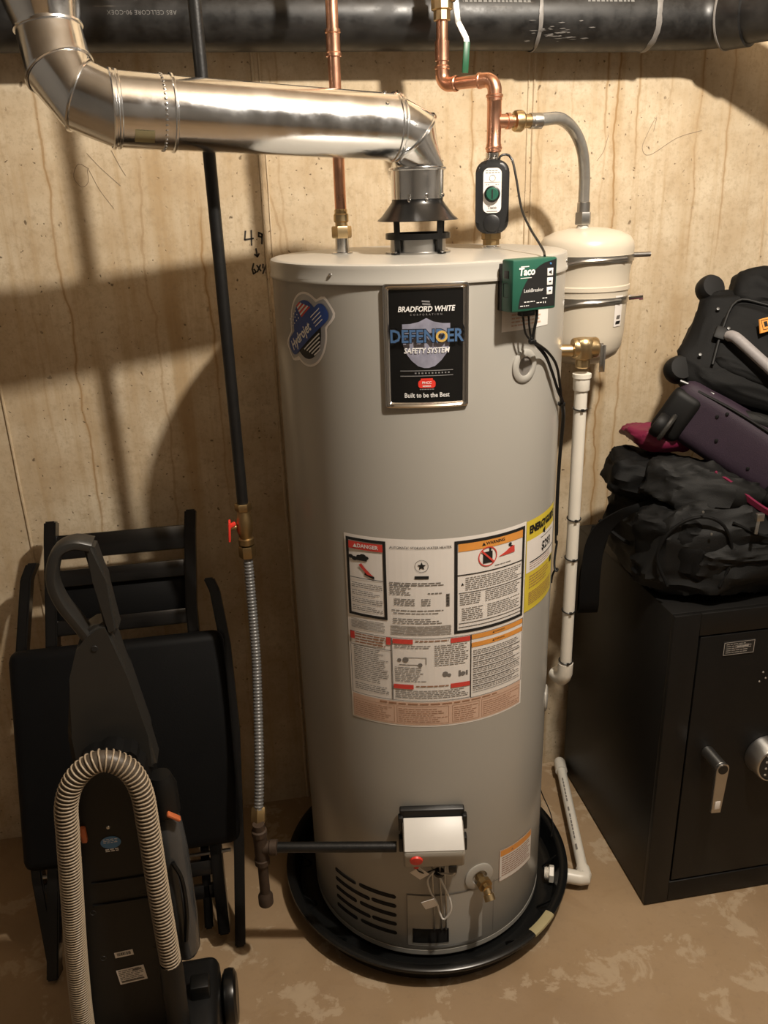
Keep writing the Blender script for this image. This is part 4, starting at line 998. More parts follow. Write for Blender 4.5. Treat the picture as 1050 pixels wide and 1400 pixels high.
fp = obj('face_plate', one(lambda bm: prism(bm, rrect(.0345, .080, .010, 6, 0, .012), FM @ Matrix.Translation((0, 0, .0315)), .0015)), 'paper', FS)
obj('button_rim', one(lathe, [(.0150, 0), (.0150, .006), (.0125, .007), (.0120, .002)], FM @ V((0, .006, .0325)), fsd, seg=32), 'black', FS)
obj('green_button', one(lathe, [(.0120, 0), (.0118, .009), (.0100, .0105), (0, .0105)], FM @ V((0, .006, .0325)), fsd, seg=32), 'green', FS)
sbt = NB(); box(sbt, (-.0012, -.002, .0430), (.0012, .014, .0437), FM); obj('button_mark', sbt, 'ink', FS)
def fs_txt(bm):
    f_lines(bm, -.013, .031, .013, .038, .0035, .0012, .1, (.003, .006)); f_ring(bm, 0, .024, .006, .0008, 18); f_text(bm, 'Taco', 0, -.0285, .0085, bold=.03); f_rect(bm, -.010, -.036, .010, -.0345)
    f_lines(bm, -.012, .009, -.006, .013, .003, .001, 0, (.002, .003)); f_lines(bm, .006, .009, .012, .013, .003, .001, 0, (.002, .003)); f_rect(bm, -.015, .0165, .015, .0170)
obj('face_print', lay(sheet(fs_txt), FM @ Matrix.Translation((0, .010, 0)), .0333), 'greyink', FS, smooth=False)
obj('pipe_collar', one(lathe, [(.0165, 0), (.0165, .012), (.0130, .013), (.0130, .022)], (0.5048, 1.664, 1.668), seg=20), 'chrome', FS)
obj('base_coupling', one(lathe, [(.0170, 0), (.0170, .010), (.0200, .011), (.0200, .022), (.0175, .024), (.0175, .036)], (0.5048, 1.664, ZT + .006), seg=10), 'dull_brass', FS)

bn, bt_ = h_dir(20), h_tan(20)
AB = thing('alarm_box', 'green leak alarm box hung on the upper right of the heater', 'control box', on_heater(24, 1.44, .005))
AM = Matrix((bt_, V((0, 0, 1)), bn)).transposed().to_4x4(); AM.translation = on_heater(24.4, 1.4765, .0, .3215)   # local: x along face, y up, z outward (face at 0)
obj('box_body', one(box, (-.046, -.0415, -.030), (.046, .0415, 0), AM, .0035), 'green', AB)
obj('box_back', one(box, (-.044, -.0415, -.043), (.044, .034, -.030), AM, .002), 'darkplastic', AB)
def face_poly(bm):
    pts = [(.043, .0385), (.043, -.0365), (-.0335, -.0365)]
    for k in range(9): t = k / 8; pts.append((-.033 + .064 * t ** 1.5, -.030 + (.066) * (1 - (1 - t) ** 1.7)))
    f_poly(bm, pts)
obj('dark_panel', lay(sheet(face_poly), AM, .0004), 'ink', AB, smooth=False)
for k, y in enumerate((.0185, .0035, -.0115)):
    kb = obj('key_pad', one(box, (.0245, y - .006, 0), (.0365, y + .006, .0013), AM, .0005), 'whiteprint', AB)
    obj('key_mark', lay(sheet(lambda bm: (f_rect(bm, .028, y - .001, .033, y + .001) if k else f_poly(bm, [(.0275, y - .0015), (.030, y - .0015), (.033, y - .004), (.033, y + .004), (.030, y + .0015), (.0275, y + .0015)]))), AM, .0017), 'ink', kb, smooth=False)
def ab_txt(bm):
    f_text(bm, 'Taco', -.018, .0215, .0165, bold=.04, shear=.1); f_rect(bm, -.0305, .029, -.014, .0305); f_rect(bm, -.031, .0115, -.008, .0125)
    f_text(bm, 'LeakBreaker', -.003, -.0085, .0080, bold=.0)
    f_lines(bm, -.022, -.028, .000, -.0255, .003, .0014, 0, (.003, .006)); f_lines(bm, -.030, -.034, -.012, -.0315, .003, .0014, 0, (.003, .006)); f_lines(bm, .004, -.031, .015, -.0285, .003, .0014, 0, (.003, .006)); f_lines(bm, .016, -.0245, .026, -.022, .003, .0014, 0, (.003, .006))
    f_rect(bm, .018, -.031, .0195, -.028); f_rect(bm, .022, -.031, .0235, -.028)
obj('face_lettering', lay(sheet(ab_txt), AM, .0008), 'whiteprint', AB, smooth=False)
obj('face_light', one(lathe, [(.0018, 0), (.0015, .001), (0, .0012)], AM @ V((.031, .0315, .0004)), bn, seg=10), 'blue', AB)
sd_ = NB(); box(sd_, (-.0468, .012, -.022), (-.0458, .024, -.010), AM, .0003); obj('side_jack', sd_, 'black', AB)
sd_ = NB()
for lo, hi in (((-.0465, -.018, -.024), (-.0458, .004, -.0235)), ((-.0465, -.018, -.024), (-.0458, -.0175, -.012)), ((-.0465, .0035, -.024), (-.0458, .004, -.012))): box(sd_, lo, hi, AM)
obj('battery_hatch', sd_, 'black', AB)
obj('cable_socket', one(box, (-.016, -.051, -.024), (.010, -.0415, -.008), AM, .0015), 'black', AB)
def ap(x, y, z): return AM @ V((x, y, z))
SC = tag(wire('sensor_cable', [(0.5087, 1.637, 1.672), (0.5113, 1.636, 1.6822), (0.5227, 1.635, 1.6857), (0.5345, 1.635, 1.6766), (0.5359, 1.61, 1.6412), (0.5306, 1.56, 1.5901), (0.5238, 1.49, 1.5578), (0.5215, 1.435, 1.5355), (0.514, 1.39, 1.5245), ap(.030, .0425, -.014)], .0022, 'black', None), 'thin black cable looping from the sensor to the alarm box', 'cable')
# bundle down behind the discharge pipe
bA = [ap(-.010, -.050, -.016), ap(-.008, -.062, -.016), ap(-.002, -.080, -.018), ap(.006, -.090, -.018)]
bB = [ap(.002, -.050, -.016), ap(.003, -.066, -.015), ap(.008, -.085, -.016)]
bC = [ap(.016, -.042, -.012), ap(.0145, -.055, -.010), ap(.012, -.075, -.012), ap(.011, -.092, -.014)]
jn = ap(.012, -.096, -.016)
down_pts = [jn, on_heater(38.5, 1.345, .006), on_heater(44, 1.312, .006), on_heater(51, 1.270, .006), on_heater(60, 1.235, .007), on_heater(70, 1.19, .008), on_heater(78, 1.10, .009), on_heater(80, 1.0, .010), on_heater(80, .92, .012)]
CB = thing('cable_bundle', 'bundle of black cables running down from the alarm box behind the white pipe', 'cable', on_heater(70, .9, .01))
wire('cable_strand', bA + [jn] + [p + V((0.002, -.002, 0)) for p in down_pts[1:]], .0019, 'black', CB)
wire('cable_strand', bB + [jn + V((.002, 0, 0))] + [p + h_dir(60) * .003 + V((0, 0, .004)) for p in down_pts[1:]], .0019, 'black', CB)
dk = [p.copy() for p in down_pts[1:]]; dk[0] += V((.006, -.004, .008)); dk[1] += V((.010, -.004, .012)); dk[2] += V((.006, -.003, .008))
wire('cable_strand', bC + [jn + V((.003, -.002, 0))] + dk, .0026, 'black', CB)
for q, s in ((jn, .006), (down_pts[4], .006)): obj('cable_tie', one(box, (q.x - s, q.y - s, q.z - .004), (q.x + s, q.y + s, q.z + .004), None, .002), 'black', CB)
cq = on_heater(80, .90, .014)
coil = [cq + V((.004 * math.sin(t * 2.1), .004 * math.cos(t * 1.3), -t * .018 + .012 * math.sin(t * 1.9))) + h_tan(80) * (.010 * math.sin(t * 1.5)) for t in [k * .35 for k in range(16)]]
wire('cable_coil', [on_heater(80, .95, .012), on_heater(80, .92, .012)] + coil, .0024, 'black', CB)
tag(wire('sensor_lead', [(0.645, 1.70, .60), (0.648, 1.69, .50), (0.642, 1.69, .40), (0.648, 1.69, .30), (0.652, 1.68, .22), (0.672, 1.68, .14), (0.690, 1.66, .09), (0.688, 1.63, .068), (0.672, 1.60, .063)], .0014, 'black', None), 'thin black wire dropping to the pan rim beside the drain line', 'wire')

# ================================================================== black drain pipe along the top of the wall
AY, AZ, AR = 1.885, 1.952, 0.057
DPI = thing('drain_main', 'thick black plastic drain pipe along the top of the wall', 'pipe', (0.2, AY, AZ - AR))
obj('long_pipe', one(tube, [(XL + .01, AY, AZ), (-1, AY, AZ), (0, AY, AZ), (0.70, AY, AZ)], AR, 56), 'abs', DPI)
def hub(x0, x1, r): return one(lathe, [(AR, x0), (r, x0 + .001), (r, x1 - .001), (AR, x1)], (0, AY, AZ), (1, 0, 0), seg=56, caps=False)
obj('coupling', hub(.655, .905, AR + .0035), 'abs', DPI)
for x, r in ((.655, AR + .001), (.905, AR + .0028)):
    cb = NB(); n = 56; prev = None
    for k in range(n + 1):
        a = 2 * PI * k / n; wv = .005 + .005 * abs(noise.noise(V((x * 20, math.cos(a) * 2, math.sin(a) * 2)))); rr = r + .0012
        sh = .006 * noise.noise(V((x * 7, math.cos(a) * 1.3, math.sin(a) * 1.3)))
        cur = [cb.verts.new((x + sh - wv, AY + rr * math.cos(a), AZ + rr * math.sin(a))), cb.verts.new((x + sh, AY + (rr + .0012) * math.cos(a), AZ + (rr + .0012) * math.sin(a))), cb.verts.new((x + sh + wv, AY + rr * math.cos(a), AZ + rr * math.sin(a)))]
        if prev: cb.faces.new((prev[0], prev[1], cur[1], cur[0])); cb.faces.new((prev[1], prev[2], cur[2], cur[1]))
        prev = cur
    obj('cement_ring', cb, 'cement', DPI)
fw = V((.57, -.82, .0)).normalized(); e_c = V((1.050, AY, AZ))
ep = [e_c + V((-1, 0, 0)) * .055 * (1 - t) ** 2 + fw * .055 * t ** 2 for t in [k / 10 for k in range(11)]]
obj('elbow', one(tube, [V((.90, AY, AZ)), V((.96, AY, AZ))] + ep + [e_c + fw * .085], AR + .0005, 56), 'abs', DPI)
hb0 = e_c + fw * .040
obj('elbow_hub', one(lathe, [(AR, 0), (AR + .006, .001), (AR + .006, .050), (AR, .052)], hb0, fw, seg=56, caps=False), 'abs', DPI)
obj('hub_rim', one(lathe, [(AR + .0045, -.003), (AR + .0075, -.001), (AR + .0075, .002), (AR + .006, .003)], hb0 + fw * .0, fw, seg=56, caps=False), 'cement', DPI)
obj('return_pipe', one(tube, [hb0 + fw * .04, hb0 + fw * .8, hb0 + fw * 2.4], AR, 48), 'abs', DPI)
def on_abs(bm, xc, zfrac, flip=True, off=.0004):
    for v in bm.verts:
        x, y = (-v.co.x, -v.co.y) if flip else (v.co.x, v.co.y)
        a = y / AR + zfrac
        v.co = V((xc + x, AY - (AR + off) * math.cos(a), AZ + (AR + off) * math.sin(a)))
    return bm
obj('pipe_print', on_abs(sheet(lambda bm: f_text(bm, 'ABS CELLCORE 90-COEX', 0, 0, .0105, spacing=1.1)), -.13, .02), 'absprint', DPI, smooth=False)
obj('pipe_print', on_abs(sheet(lambda bm: f_lines(bm, -.07, -.003, .07, .003, .007, .0045, 0, (.004, .008), .003)), .56, .42), 'absprint', DPI, smooth=False)
obj('pipe_print', on_abs(sheet(lambda bm: f_lines(bm, -.05, -.003, .05, .003, .007, .0045, 0, (.004, .008), .003)), .80, .42, True, .0040), 'absprint', DPI, smooth=False)
def smear(xc, zc, n, w_):
    bm = NB()
    for k in range(n):
        x, a = xc + random.gauss(0, w_), zc + random.gauss(0, .16); l, h = random.uniform(.003, .012), random.uniform(.01, .035)
        t = random.uniform(-.6, .6); rr = AR + .0041
        q = [(x + l * math.cos(t), a - h * .3 * math.sin(t)), (x + l * .3, a + h), (x - l * math.cos(t), a + h * .2), (x - l * .2, a - h * .8)]
        bm.faces.new([bm.verts.new((u, AY - rr * math.cos(b), AZ + rr * math.sin(b))) for u, b in q])
    return bm
sm_ = obj('cement_smears', smear(.70, -.60, 40, .035), 'cement', DPI, smooth=False); sm_['kind'] = 'stuff'

# ================================================================== gas line
GX, GY = -0.028, 1.612
GP = thing('gas_pipe', 'black iron gas pipe dropping to a brass valve with a red handle', 'pipe', (GX, GY, .92))
obj('iron_pipe', one(tube, [(GX, GY, 1.030), (GX, GY, 2.84)], .0112, 20), 'iron', GP)
gvb = NB(); hexnut(gvb, (GX, GY, 1.026), (0, 0, 1), .0172, .016); lathe(gvb, [(.0125, 1.028), (.0150, 1.012), (.0172, 1.003), (.0172, .982), (.0150, .974), (.0125, .966), (.0165, .964), (.0165, .952), (.0125, .950)], (GX, GY, 0), seg=14)
obj('brass_valve', gvb, 'dull_brass', GP); obj('flare_nut', one(hexnut, (GX, GY, .922), (0, 0, 1), .0178, .026), 'dull_brass', GP)
obj('valve_stem', one(tube, [(GX - .010, GY, .992), (GX - .030, GY - .004, .991)], .0050, 12), 'dull_brass', GP)
rh = NB(); bars(rh, (GX - .0335, GY - .006, .964), (GX - .0300, GY - .006, 1.008), .005, .020, ref=(1, 0, 0), bev=.002); bars(rh, (GX - .0335, GY - .006, .994), (GX - .0185, GY - .006, 1.002), .008, .008, ref=(0, 0, 1), bev=.002)
obj('red_handle', rh, 'red', GP)
def corrugated(pts, r, dr, pitch, seg=16, smp=4):
    p = resample(spline(pts, .004), pitch / smp); rad = [r + dr * (.5 + .5 * math.cos(2 * PI * i / smp)) for i in range(len(p))]
    return one(tube, p, rad, seg)
GC = thing('gas_connector', 'grey corrugated flexible gas connector beside the water heater', 'hose', (-.05, 1.45, .40))
obj('corrugated_tube', corrugated([(GX, GY, .924), (-.0285, 1.602, .858), (-.029, 1.585, .785), (-.030, 1.562, .71), (-.034, 1.535, .637), (-.038, 1.505, .575), (-.042, 1.474, .522), (-.048, 1.447, .460), (-.053, 1.432, .42)], .0085, .0022, .0072), 'flexgrey', GC, angle=1.2)
obj('lower_nut', one(hexnut, (-.0555, 1.424, .394), V((.004, .018, .03)), .0165, .032), 'dull_brass', GC)
DL = thing('drip_leg', 'rusty gas tee with a capped drip leg near the floor', 'pipe fitting', (-.055, 1.41, .186))
tx, ty, tz_ = -.0555, 1.410, .340
tl = NB(); lathe(tl, [(.0125, .062), (.0125, .048), (.0160, .046), (.0160, .034), (.0142, .032), (.0142, -.028), (.0160, -.030), (.0160, -.042), (.0115, -.044)], (tx, ty, tz_), seg=20); obj('iron_tee', tl, 'rust', DL)
hd_ = (V((.231, 1.352, .340)) - V((tx, ty, tz_))).normalized()
obj('tee_branch', one(lathe, [(.0142, .006), (.0142, .018), (.0165, .020), (.0165, .034), (.0115, .036)], (tx, ty, tz_), hd_, seg=20), 'rust', DL)
obj('drip_nipple', one(tube, [(tx, ty, .305), (tx - .001, ty, .205)], .0110, 18), 'rust', DL)
obj('drip_cap', one(lathe, [(.0110, 0), (.0160, .001), (.0160, .022), (.0135, .026), (.0115, .032)], (tx - .001, ty, .186), seg=18), 'rust', DL)
GN = tag(obj('gas_inlet_pipe', one(tube, [V((tx, ty, tz_)) + hd_ * .030, V((.226, 1.353, .340))], .0110, 20), 'iron'), 'horizontal black iron pipe feeding the gas control box', 'pipe')

# ================================================================== safe
SF = thing('safe', 'black steel safe with keypad and lever handle under the bags', 'safe', (1.085, 1.66, 0))
sx0, sx1, sy0, sy1, sh = 0.834, 1.335, 1.400, 1.925, 0.786
bb = NB(); box(bb, (sx0, sy0 + .012, .004), (sx1, sy1, sh), None, .004)
obj('safe_body', bb, 'safe', SF)
fb = NB()
for lo, hi in (((sx0, sy0, .004), (.894, sy0 + .014, sh)), ((1.285, sy0, .004), (sx1, sy0 + .014, sh)), ((.894, sy0, .733), (1.285, sy0 + .014, sh)), ((.894, sy0, .004), (1.285, sy0 + .014, .062))): box(fb, lo, hi, None, .002)
obj('front_frame', fb, 'safe', SF)
SD = obj('safe_door', one(box, (.898, sy0 + .001, .066), (1.281, sy0 + .030, .729), None, .003), 'safe', SF)
PLT = obj('maker_plate', one(box, (.953, sy0 - .0004, .677), (1.027, sy0 + .001, .711), None, .0), 'ink', SD)
def plt_txt(bm): f_frame(bm, .9545, .6785, 1.0255, .7095, .0012); f_lines(bm, .960, .682, 1.018, .705, .005, .0016, .3, (.005, .012)); f_rect(bm, .985, .693, 1.012, .701)
obj('plate_print', lay(sheet(plt_txt), Matrix(((1, 0, 0, 0), (0, 0, -1, sy0 - .0008), (0, 1, 0, 0), (0, 0, 0, 1)))), 'paleink', PLT, smooth=False)
HN = obj('lever_handle', one(lathe, [(.0145, 0), (.0145, .058), (.0130, .060)], (.948, sy0, .432), (0, -1, 0), seg=32), 'steel', SD)
hl = NB(); Mh = basis((.948, sy0 - .058, .432), (1, 0, 0), (0, -.02, 1))
prism(hl, [(.0150 * math.cos(a), .0150 * math.sin(a)) for a in [PI * k / 10 for k in range(11)]] + [(-.0125, -.118), (.0105, -.120)], Mh, .007)
bmesh.ops.bevel(hl, geom=hl.edges[:], offset=.001, segments=2, affect='EDGES'); obj('lever_arm', hl, 'steel', HN)
obj('lever_hub', one(lathe, [(.0115, 0), (.0112, .0012), (0, .0014)], Mh @ V((0, 0, .007)), (0, -1, 0), seg=24), 'black', HN)
obj('lever_sticker', one(box, (-.0065, -.108, .0071), (.0060, -.086, .0076), Mh, .0002), 'paper', HN)
KD = obj('keypad_dial', one(lathe, [(.049, 0), (.049, .006), (.047, .012), (.0455, .040), (.0435, .043), (.0405, .044), (.0400, .041)], (1.092, sy0, .404), (0, -1, 0), seg=56, caps=False), 'steel', SD)
obj('keypad_face', one(lathe, [(.0402, .040), (.039, .0418), (0, .0420)], (1.092, sy0, .404), (0, -1, 0), seg=40), 'ink', KD)
for i in range(3):
    for j in range(4):
        kk = NB(); lathe(kk, [(.0030, .0418), (.0026, .0432), (0, .0434)], (1.070 + i * .020, sy0, .431 - j * .017), (0, -1, 0), seg=10); obj('key_button', kk, 'greyplastic', KD)
for (x, z) in ((1.058, .623), (1.052, .600), (1.066, .607)): obj('door_nick', one(lathe, [(.0022, 0), (.0018, .001), (0, .0011)], (x, sy0 + .001, z), (0, -1, 0), seg=8), 'paleink', SD)

# ================================================================== bags piled on the safe
DU = thing('duffel_bag', 'slumped black duffel bag lying on top of the safe', 'bag', (1.04, 1.62, sh))
MD = Matrix.Translation((1.075, 1.600, .900))
def rest(bm):
    for v in bm.verts: v.co.z = max(v.co.z, sh + .001)
    return bm
du_b = NB(); soft(du_b, MD, (.275, .182, .116), 3.6, 52, .012, 7.5, 1.3, .016); obj('bag_body', rest(du_b), 'fabric2', DU)
RZ = lambda a: Matrix.Rotation(a, 4, 'Z')
RY = lambda a: Matrix.Rotation(a, 4, 'Y')
RX = lambda a: Matrix.Rotation(a, 4, 'X')
lump = NB(); soft(lump, Matrix.Translation((.850, 1.640, 1.022)) @ RZ(-.35) @ RY(.18), (.072, .075, .048), 4.5, 36, .006, 12, 4.1, .010); obj('folded_end', lump, 'fabric', DU)
fl = NB(); soft(fl, Matrix.Translation((.968, 1.560, 1.008)) @ RY(.20) @ RZ(-.35), (.140, .105, .052), 3.4, 44, .008, 11, 8.2, .015); obj('top_flap', fl, 'fabric2', DU)
pk = NB(); soft(pk, Matrix.Translation((.866, 1.498, .892)) @ RZ(-.75) @ RX(.12), (.080, .036, .094), 3.6, 40, .006, 13, 2.7, .010); obj('end_pocket', rest(pk), 'fabric', DU)
fr_ = NB(); soft(fr_, Matrix.Translation((1.06, 1.452, .868)) @ RX(.25), (.165, .040, .072), 3.2, 44, .008, 10, 5.9, .015); obj('front_pocket', rest(fr_), 'fabric2', DU)
sp_ = [(.835, 1.445, .835), (.815, 1.462, .90), (.838, 1.452, .962), (.885, 1.432, .992), (.932, 1.420, .972), (.955, 1.414, .905), (.935, 1.414, .838)]
obj('seam_piping', one(tube, spline(sp_, .012), .0035, 8), 'fabric', DU)
obj('seam_piping', one(tube, spline([(.955, 1.425, .975), (1.02, 1.409, .945), (1.10, 1.405, .93), (1.22, 1.404, .93)], .015), .0032, 8), 'fabric', DU)
zp = NB(); bars(zp, (.990, 1.395, .992), (.983, 1.388, .962), .007, .003, ref=(1, 0, 0), bev=.001); box(zp, (.983, 1.389, .988), (.999, 1.401, 1.004), None, .002); obj('zipper_pull', zp, 'steel', DU)
for q in ((.905, 1.418, .958), (.900, 1.428, .867), (.885, 1.425, 1.005)): obj('metal_snap', one(lathe, [(.0030, 0), (.0024, .0014), (0, .0016)], q, (-.4, -.9, .2), seg=10), 'steel', DU)
def ribbon(pts, wdir, w_, th=.003):
    bm = NB(); P_ = spline(pts, .012); wd = V(wdir).normalized(); prev = None
    T, _ = frames(P_)
    for p, t in zip(P_, T):
        n = t.cross(wd).normalized() * th / 2
        cur = [bm.verts.new(p + wd * w_ / 2 + n), bm.verts.new(p - wd * w_ / 2 + n), bm.verts.new(p - wd * w_ / 2 - n), bm.verts.new(p + wd * w_ / 2 - n)]
        if prev:
            for k in range(4): bm.faces.new((prev[k], prev[(k + 1) % 4], cur[(k + 1) % 4], cur[k]))
        else: bm.faces.new(cur)
        prev = cur
    bm.faces.new(list(reversed(prev))); return bm
obj('hanging_strap', ribbon([(.850, 1.56, .985), (.800, 1.575, .962), (.762, 1.60, .922), (.744, 1.612, .87), (.739, 1.614, .79), (.742, 1.618, .715), (.744, 1.630, .690), (.747, 1.642, .71), (.752, 1.646, .80), (.775, 1.65, .90)], (1, -.35, .1), .044, .004), 'fabric', DU)
obj('strap_edge', one(tube, spline([(.90, 1.56, .86), (.82, 1.58, .875), (.780, 1.60, .90), (.755, 1.622, .925)], .012), .0045, 8), 'fabric', DU)

PK = thing('pink_bag', 'bright pink fabric bag squashed under the purple suitcase', 'bag', (.98, 1.64, 1.02))
pb = NB(); soft(pb, Matrix.Translation((.905, 1.668, 1.098)) @ Matrix.Rotation(.10, 4, 'Y'), (.078, .075, .024), 2.6, 26, .004, 14, 6.6, .008); obj('bag_body', pb, 'pink', PK)
ptm = [(.940, 1.490, 1.062), (.968, 1.466, 1.042), (.998, 1.440, 1.014), (1.030, 1.420, .992), (1.06, 1.405, .985), (1.10, 1.40, .975)]
obj('pink_flap', ribbon(ptm, (.1, -.5, .9), .012, .006), 'pink', PK)

a_ = V((.144, -.11, -.10)).normalized(); b_v = V((.021, 0, .12)); b_v = (b_v - a_ * b_v.dot(a_)).normalized(); n_v = a_.cross(b_v)
PS = thing('purple_suitcase', 'purple soft suitcase with grey wheel guards wedged between black bags', 'suitcase', (1.03, 1.66, 1.05))
PM = Matrix((a_, b_v, n_v)).transposed().to_4x4(); PM.translation = V((.993, 1.520, 1.113))       # local x along the base, y up, z out of the base panel
pcs = NB(); box(pcs, (-.155, -.062, -.33), (.20, .066, 0), PM, .026, 4)
bmesh.ops.subdivide_edges(pcs, edges=[e for e in pcs.edges if e.calc_length() > .06], cuts=6, use_grid_fill=True)
for v in pcs.verts: v.co += V((noise.noise(v.co * 9), noise.noise(v.co * 9 + V((5, 0, 0))), noise.noise(v.co * 9 + V((0, 5, 0))))) * .006
obj('case_body', pcs, 'purple', PS)
for x0 in (-.150, .118):
    wg = NB(); box(wg, (x0 - .012, -.068, -.06), (x0 + .055, .040, .010), PM, .016, 3); WG = obj('wheel_housing', wg, 'rubber', PS)
    wl = NB(); lathe(wl, [(.010, -.012), (.024, -.011), (.027, -.006), (.027, .006), (.024, .011), (.010, .012)], PM @ V((x0 + .006, -.046, .016)), a_, seg=24); obj('wheel', wl, 'rubber', WG)
    gr = NB(); gpts = [PM @ V((x0 + .022, -.046 + .032 * math.cos(t), .012 + .028 * math.sin(t))) for t in [-.6 + 2.9 * k / 12 for k in range(13)]]; tube(gr, gpts, .0055, 8); obj('wheel_guard', gr, 'greyplastic' if False else 'vacgrey', WG)
for x, y in ((-.045, .045), (-.03, -.012), (.055, -.026), (-.058, .030)): obj('stud', one(lathe, [(.0038, 0), (.003, .002), (0, .0025)], PM @ V((x, y, .001)), n_v, seg=10), 'rubber', PS)
obj('case_piping', one(tube, spline([PM @ V(q) for q in ((-.12, .052, -.004), (-.04, .058, -.003), (.06, .058, -.003), (.14, .056, -.004))], .012), .003, 8), 'rubber', PS)

p_, q_, nn = V((-.4946, -.3847, -.7794)), V((.8237, -.4935, -.2792)), V((-.2772, -.7801, .5609))
BG = thing('rolling_bag', 'black rolling bag with an orange badge on top of the pile', 'bag', (1.10, 1.68, 1.20))
BM_ = Matrix((q_, -p_, nn)).transposed().to_4x4(); BM_.translation = V((1.016, 1.70, 1.425))     # local x along the case, y up its base edge, z out of the front
rbm = NB(); soft(rbm, BM_ @ Matrix.Translation((.205, -.112, -.056)), (.215, .128, .056), 4.6, 56, .006, 8, 2.2, .009); obj('bag_body', rbm, 'fabric', BG)
for y in (-.006, -.208):
    wl = NB(); lathe(wl, [(.008, -.020), (.024, -.019), (.029, -.011), (.030, 0), (.029, .011), (.024, .019), (.008, .020)], BM_ @ V((.000, y + .004, -.030)), V((q_ * .3 + nn)).normalized(), seg=28); obj('wheel', wl, 'rubber', BG)
pch = NB(); soft(pch, BM_ @ Matrix.Translation((.155, .040, -.035)) @ Matrix.Rotation(.25, 4, 'Z'), (.115, .048, .045), 4.5, 36, .004, 12, 9.4, .007); obj('top_pouch', pch, 'fabric', BG)
pf = NB(); soft(pf, BM_ @ Matrix.Translation((.225, -.105, -.014)), (.175, .088, .020), 5.0, 44, .003, 10, 7.7, .006); obj('front_pocket', pf, 'fabric', BG)
obj('pocket_piping', one(tube, spline([BM_ @ V(q) for q in ((.060, -.185, .004), (.053, -.10, .004), (.060, -.03, .003), (.12, -.018, .002), (.30, -.018, .002))], .015), .0032, 8), 'rubber', BG)
obj('grey_handle', one(tube, spline([BM_ @ V(q) for q in ((.070, -.117, .014), (.082, -.122, .026), (.13, -.148, .030), (.19, -.178, .028), (.25, -.205, .018))], .012), [.009] + [.0115] * 200 if False else .0115, 14), 'greyweb', BG)
obj('handle_anchor', one(box, (.040, -.128, -.002), (.078, -.098, .012), BM_, .004), 'rubber', BG)
BDG = NB(); MB_ = basis(BM_ @ V((.140, -.060, .0125)), (V((.95, .20, .10))), V((-.12, .3, .8)))
prism(BDG, [(-.036, -.016), (.045, -.014), (.045, .014), (-.030, .013)], MB_, .003); bd = obj('orange_badge', BDG, 'orangebadge', BG)
obj('badge_lettering', lay(sheet(lambda bm: (f_lines(bm, -.022, -.006, .038, .006, .012, .011, .0, (.006, .011), .004), f_frame(bm, -.028, -.011, .042, .010, .0012))), MB_, .0034), 'ink', bd, smooth=False)
for q in ((.030, -.058, 0), (.064, -.100, .012), (.030, -.170, 0)): obj('metal_rivet', one(lathe, [(.0042, 0), (.0034, .002), (0, .0025)], BM_ @ V(q), nn, seg=10), 'vacgrey', BG)
obj('skid_bar', one(tube, [BM_ @ V((.012, -.236, -.010)), BM_ @ V((.085, -.243, -.006))], .0042, 10), 'vacgrey', BG)
obj('lower_sleeve', one(lambda bm: soft(bm, BM_ @ Matrix.Translation((.21, -.262, -.052)), (.14, .022, .045), 2.6, 18, .007, 13, 3.3)), 'fabric2', BG)

# ================================================================== folding chair leaning on the wall
CH = thing('folding_chair', 'black folding chair with padded seat leaning against the concrete wall', 'chair', (-.33, 1.5, 0))
def cpt(u, s, n=0.0): return V((u, 1.47 + .4034 * s - .915 * n, .915 * s + .4034 * n))
cn = V((0, -.915, .4034)); cs = V((0, .4034, .915))
CM = Matrix((V((1, 0, 0)), cs, cn)).transposed().to_4x4(); CM.translation = V((0, 1.47, 0))
def post(pts, wx, wn, n=0.0):
    bm = NB()
    prev = None
    for i, (u, s) in enumerate(pts):
        cur = [bm.verts.new(cpt(u + a * wx / 2, s, n + b * wn / 2)) for a, b in ((-1, -1), (1, -1), (1, 1), (-1, 1))]
        if prev:
            for k in range(4): bm.faces.new((prev[k], prev[(k + 1) % 4], cur[(k + 1) % 4], cur[k]))
        else: bm.faces.new(list(reversed(cur)))
        prev = cur
    bm.faces.new(prev)
    es = [e for e in bm.edges]
    bmesh.ops.bevel(bm, geom=es, offset=.0035, segments=2, affect='EDGES'); return bm
obj('back_post', post([(-.540, .006), (-.505, .45), (-.484, .80), (-.474, .98), (-.470, 1.026)], .026, .040), 'lacquer', CH)
obj('back_post', post([(-.160, .045), (-.168, .45), (-.172, .80), (-.160, .98), (-.155, 1.026)], .026, .040), 'lacquer', CH)
obj('leg', post([(-.520, .935), (-.536, .90), (-.560, .72), (-.572, .50), (-.560, .22), (-.538, .006)], .024, .034, -.012), 'lacquer', CH)
obj('leg', post([(-.128, .862), (-.116, .83), (-.102, .70), (-.098, .50), (-.112, .22), (-.128, .006)], .024, .034, -.012), 'lacquer', CH)
def slat(s0, s1, u0, u1, n, th, m='lacquer', name='back_slat', bev=.004): return obj(name, one(box, (u0, s0, n - th / 2), (u1, s1, n + th / 2), CM, bev), m, CH)
slat(.936, .992, -.472, -.165, .004, .018); slat(.872, .912, -.474, -.170, .0, .018); slat(.762, .798, -.480, -.172, .004, .022)
slat(.796, .876, -.474, -.172, -.012, .012, 'vinyl', 'back_panel')
spad = NB(); box(spad, (-.574, .258, .016), (-.103, .742, .064), CM, .024, 4)
SPO = obj('padded_seat', spad, 'vinyl', CH)
obj('seat_frame', one(box, (-.552, .270, -.002), (-.126, .730, .020), CM, .004), 'lacquer', CH)
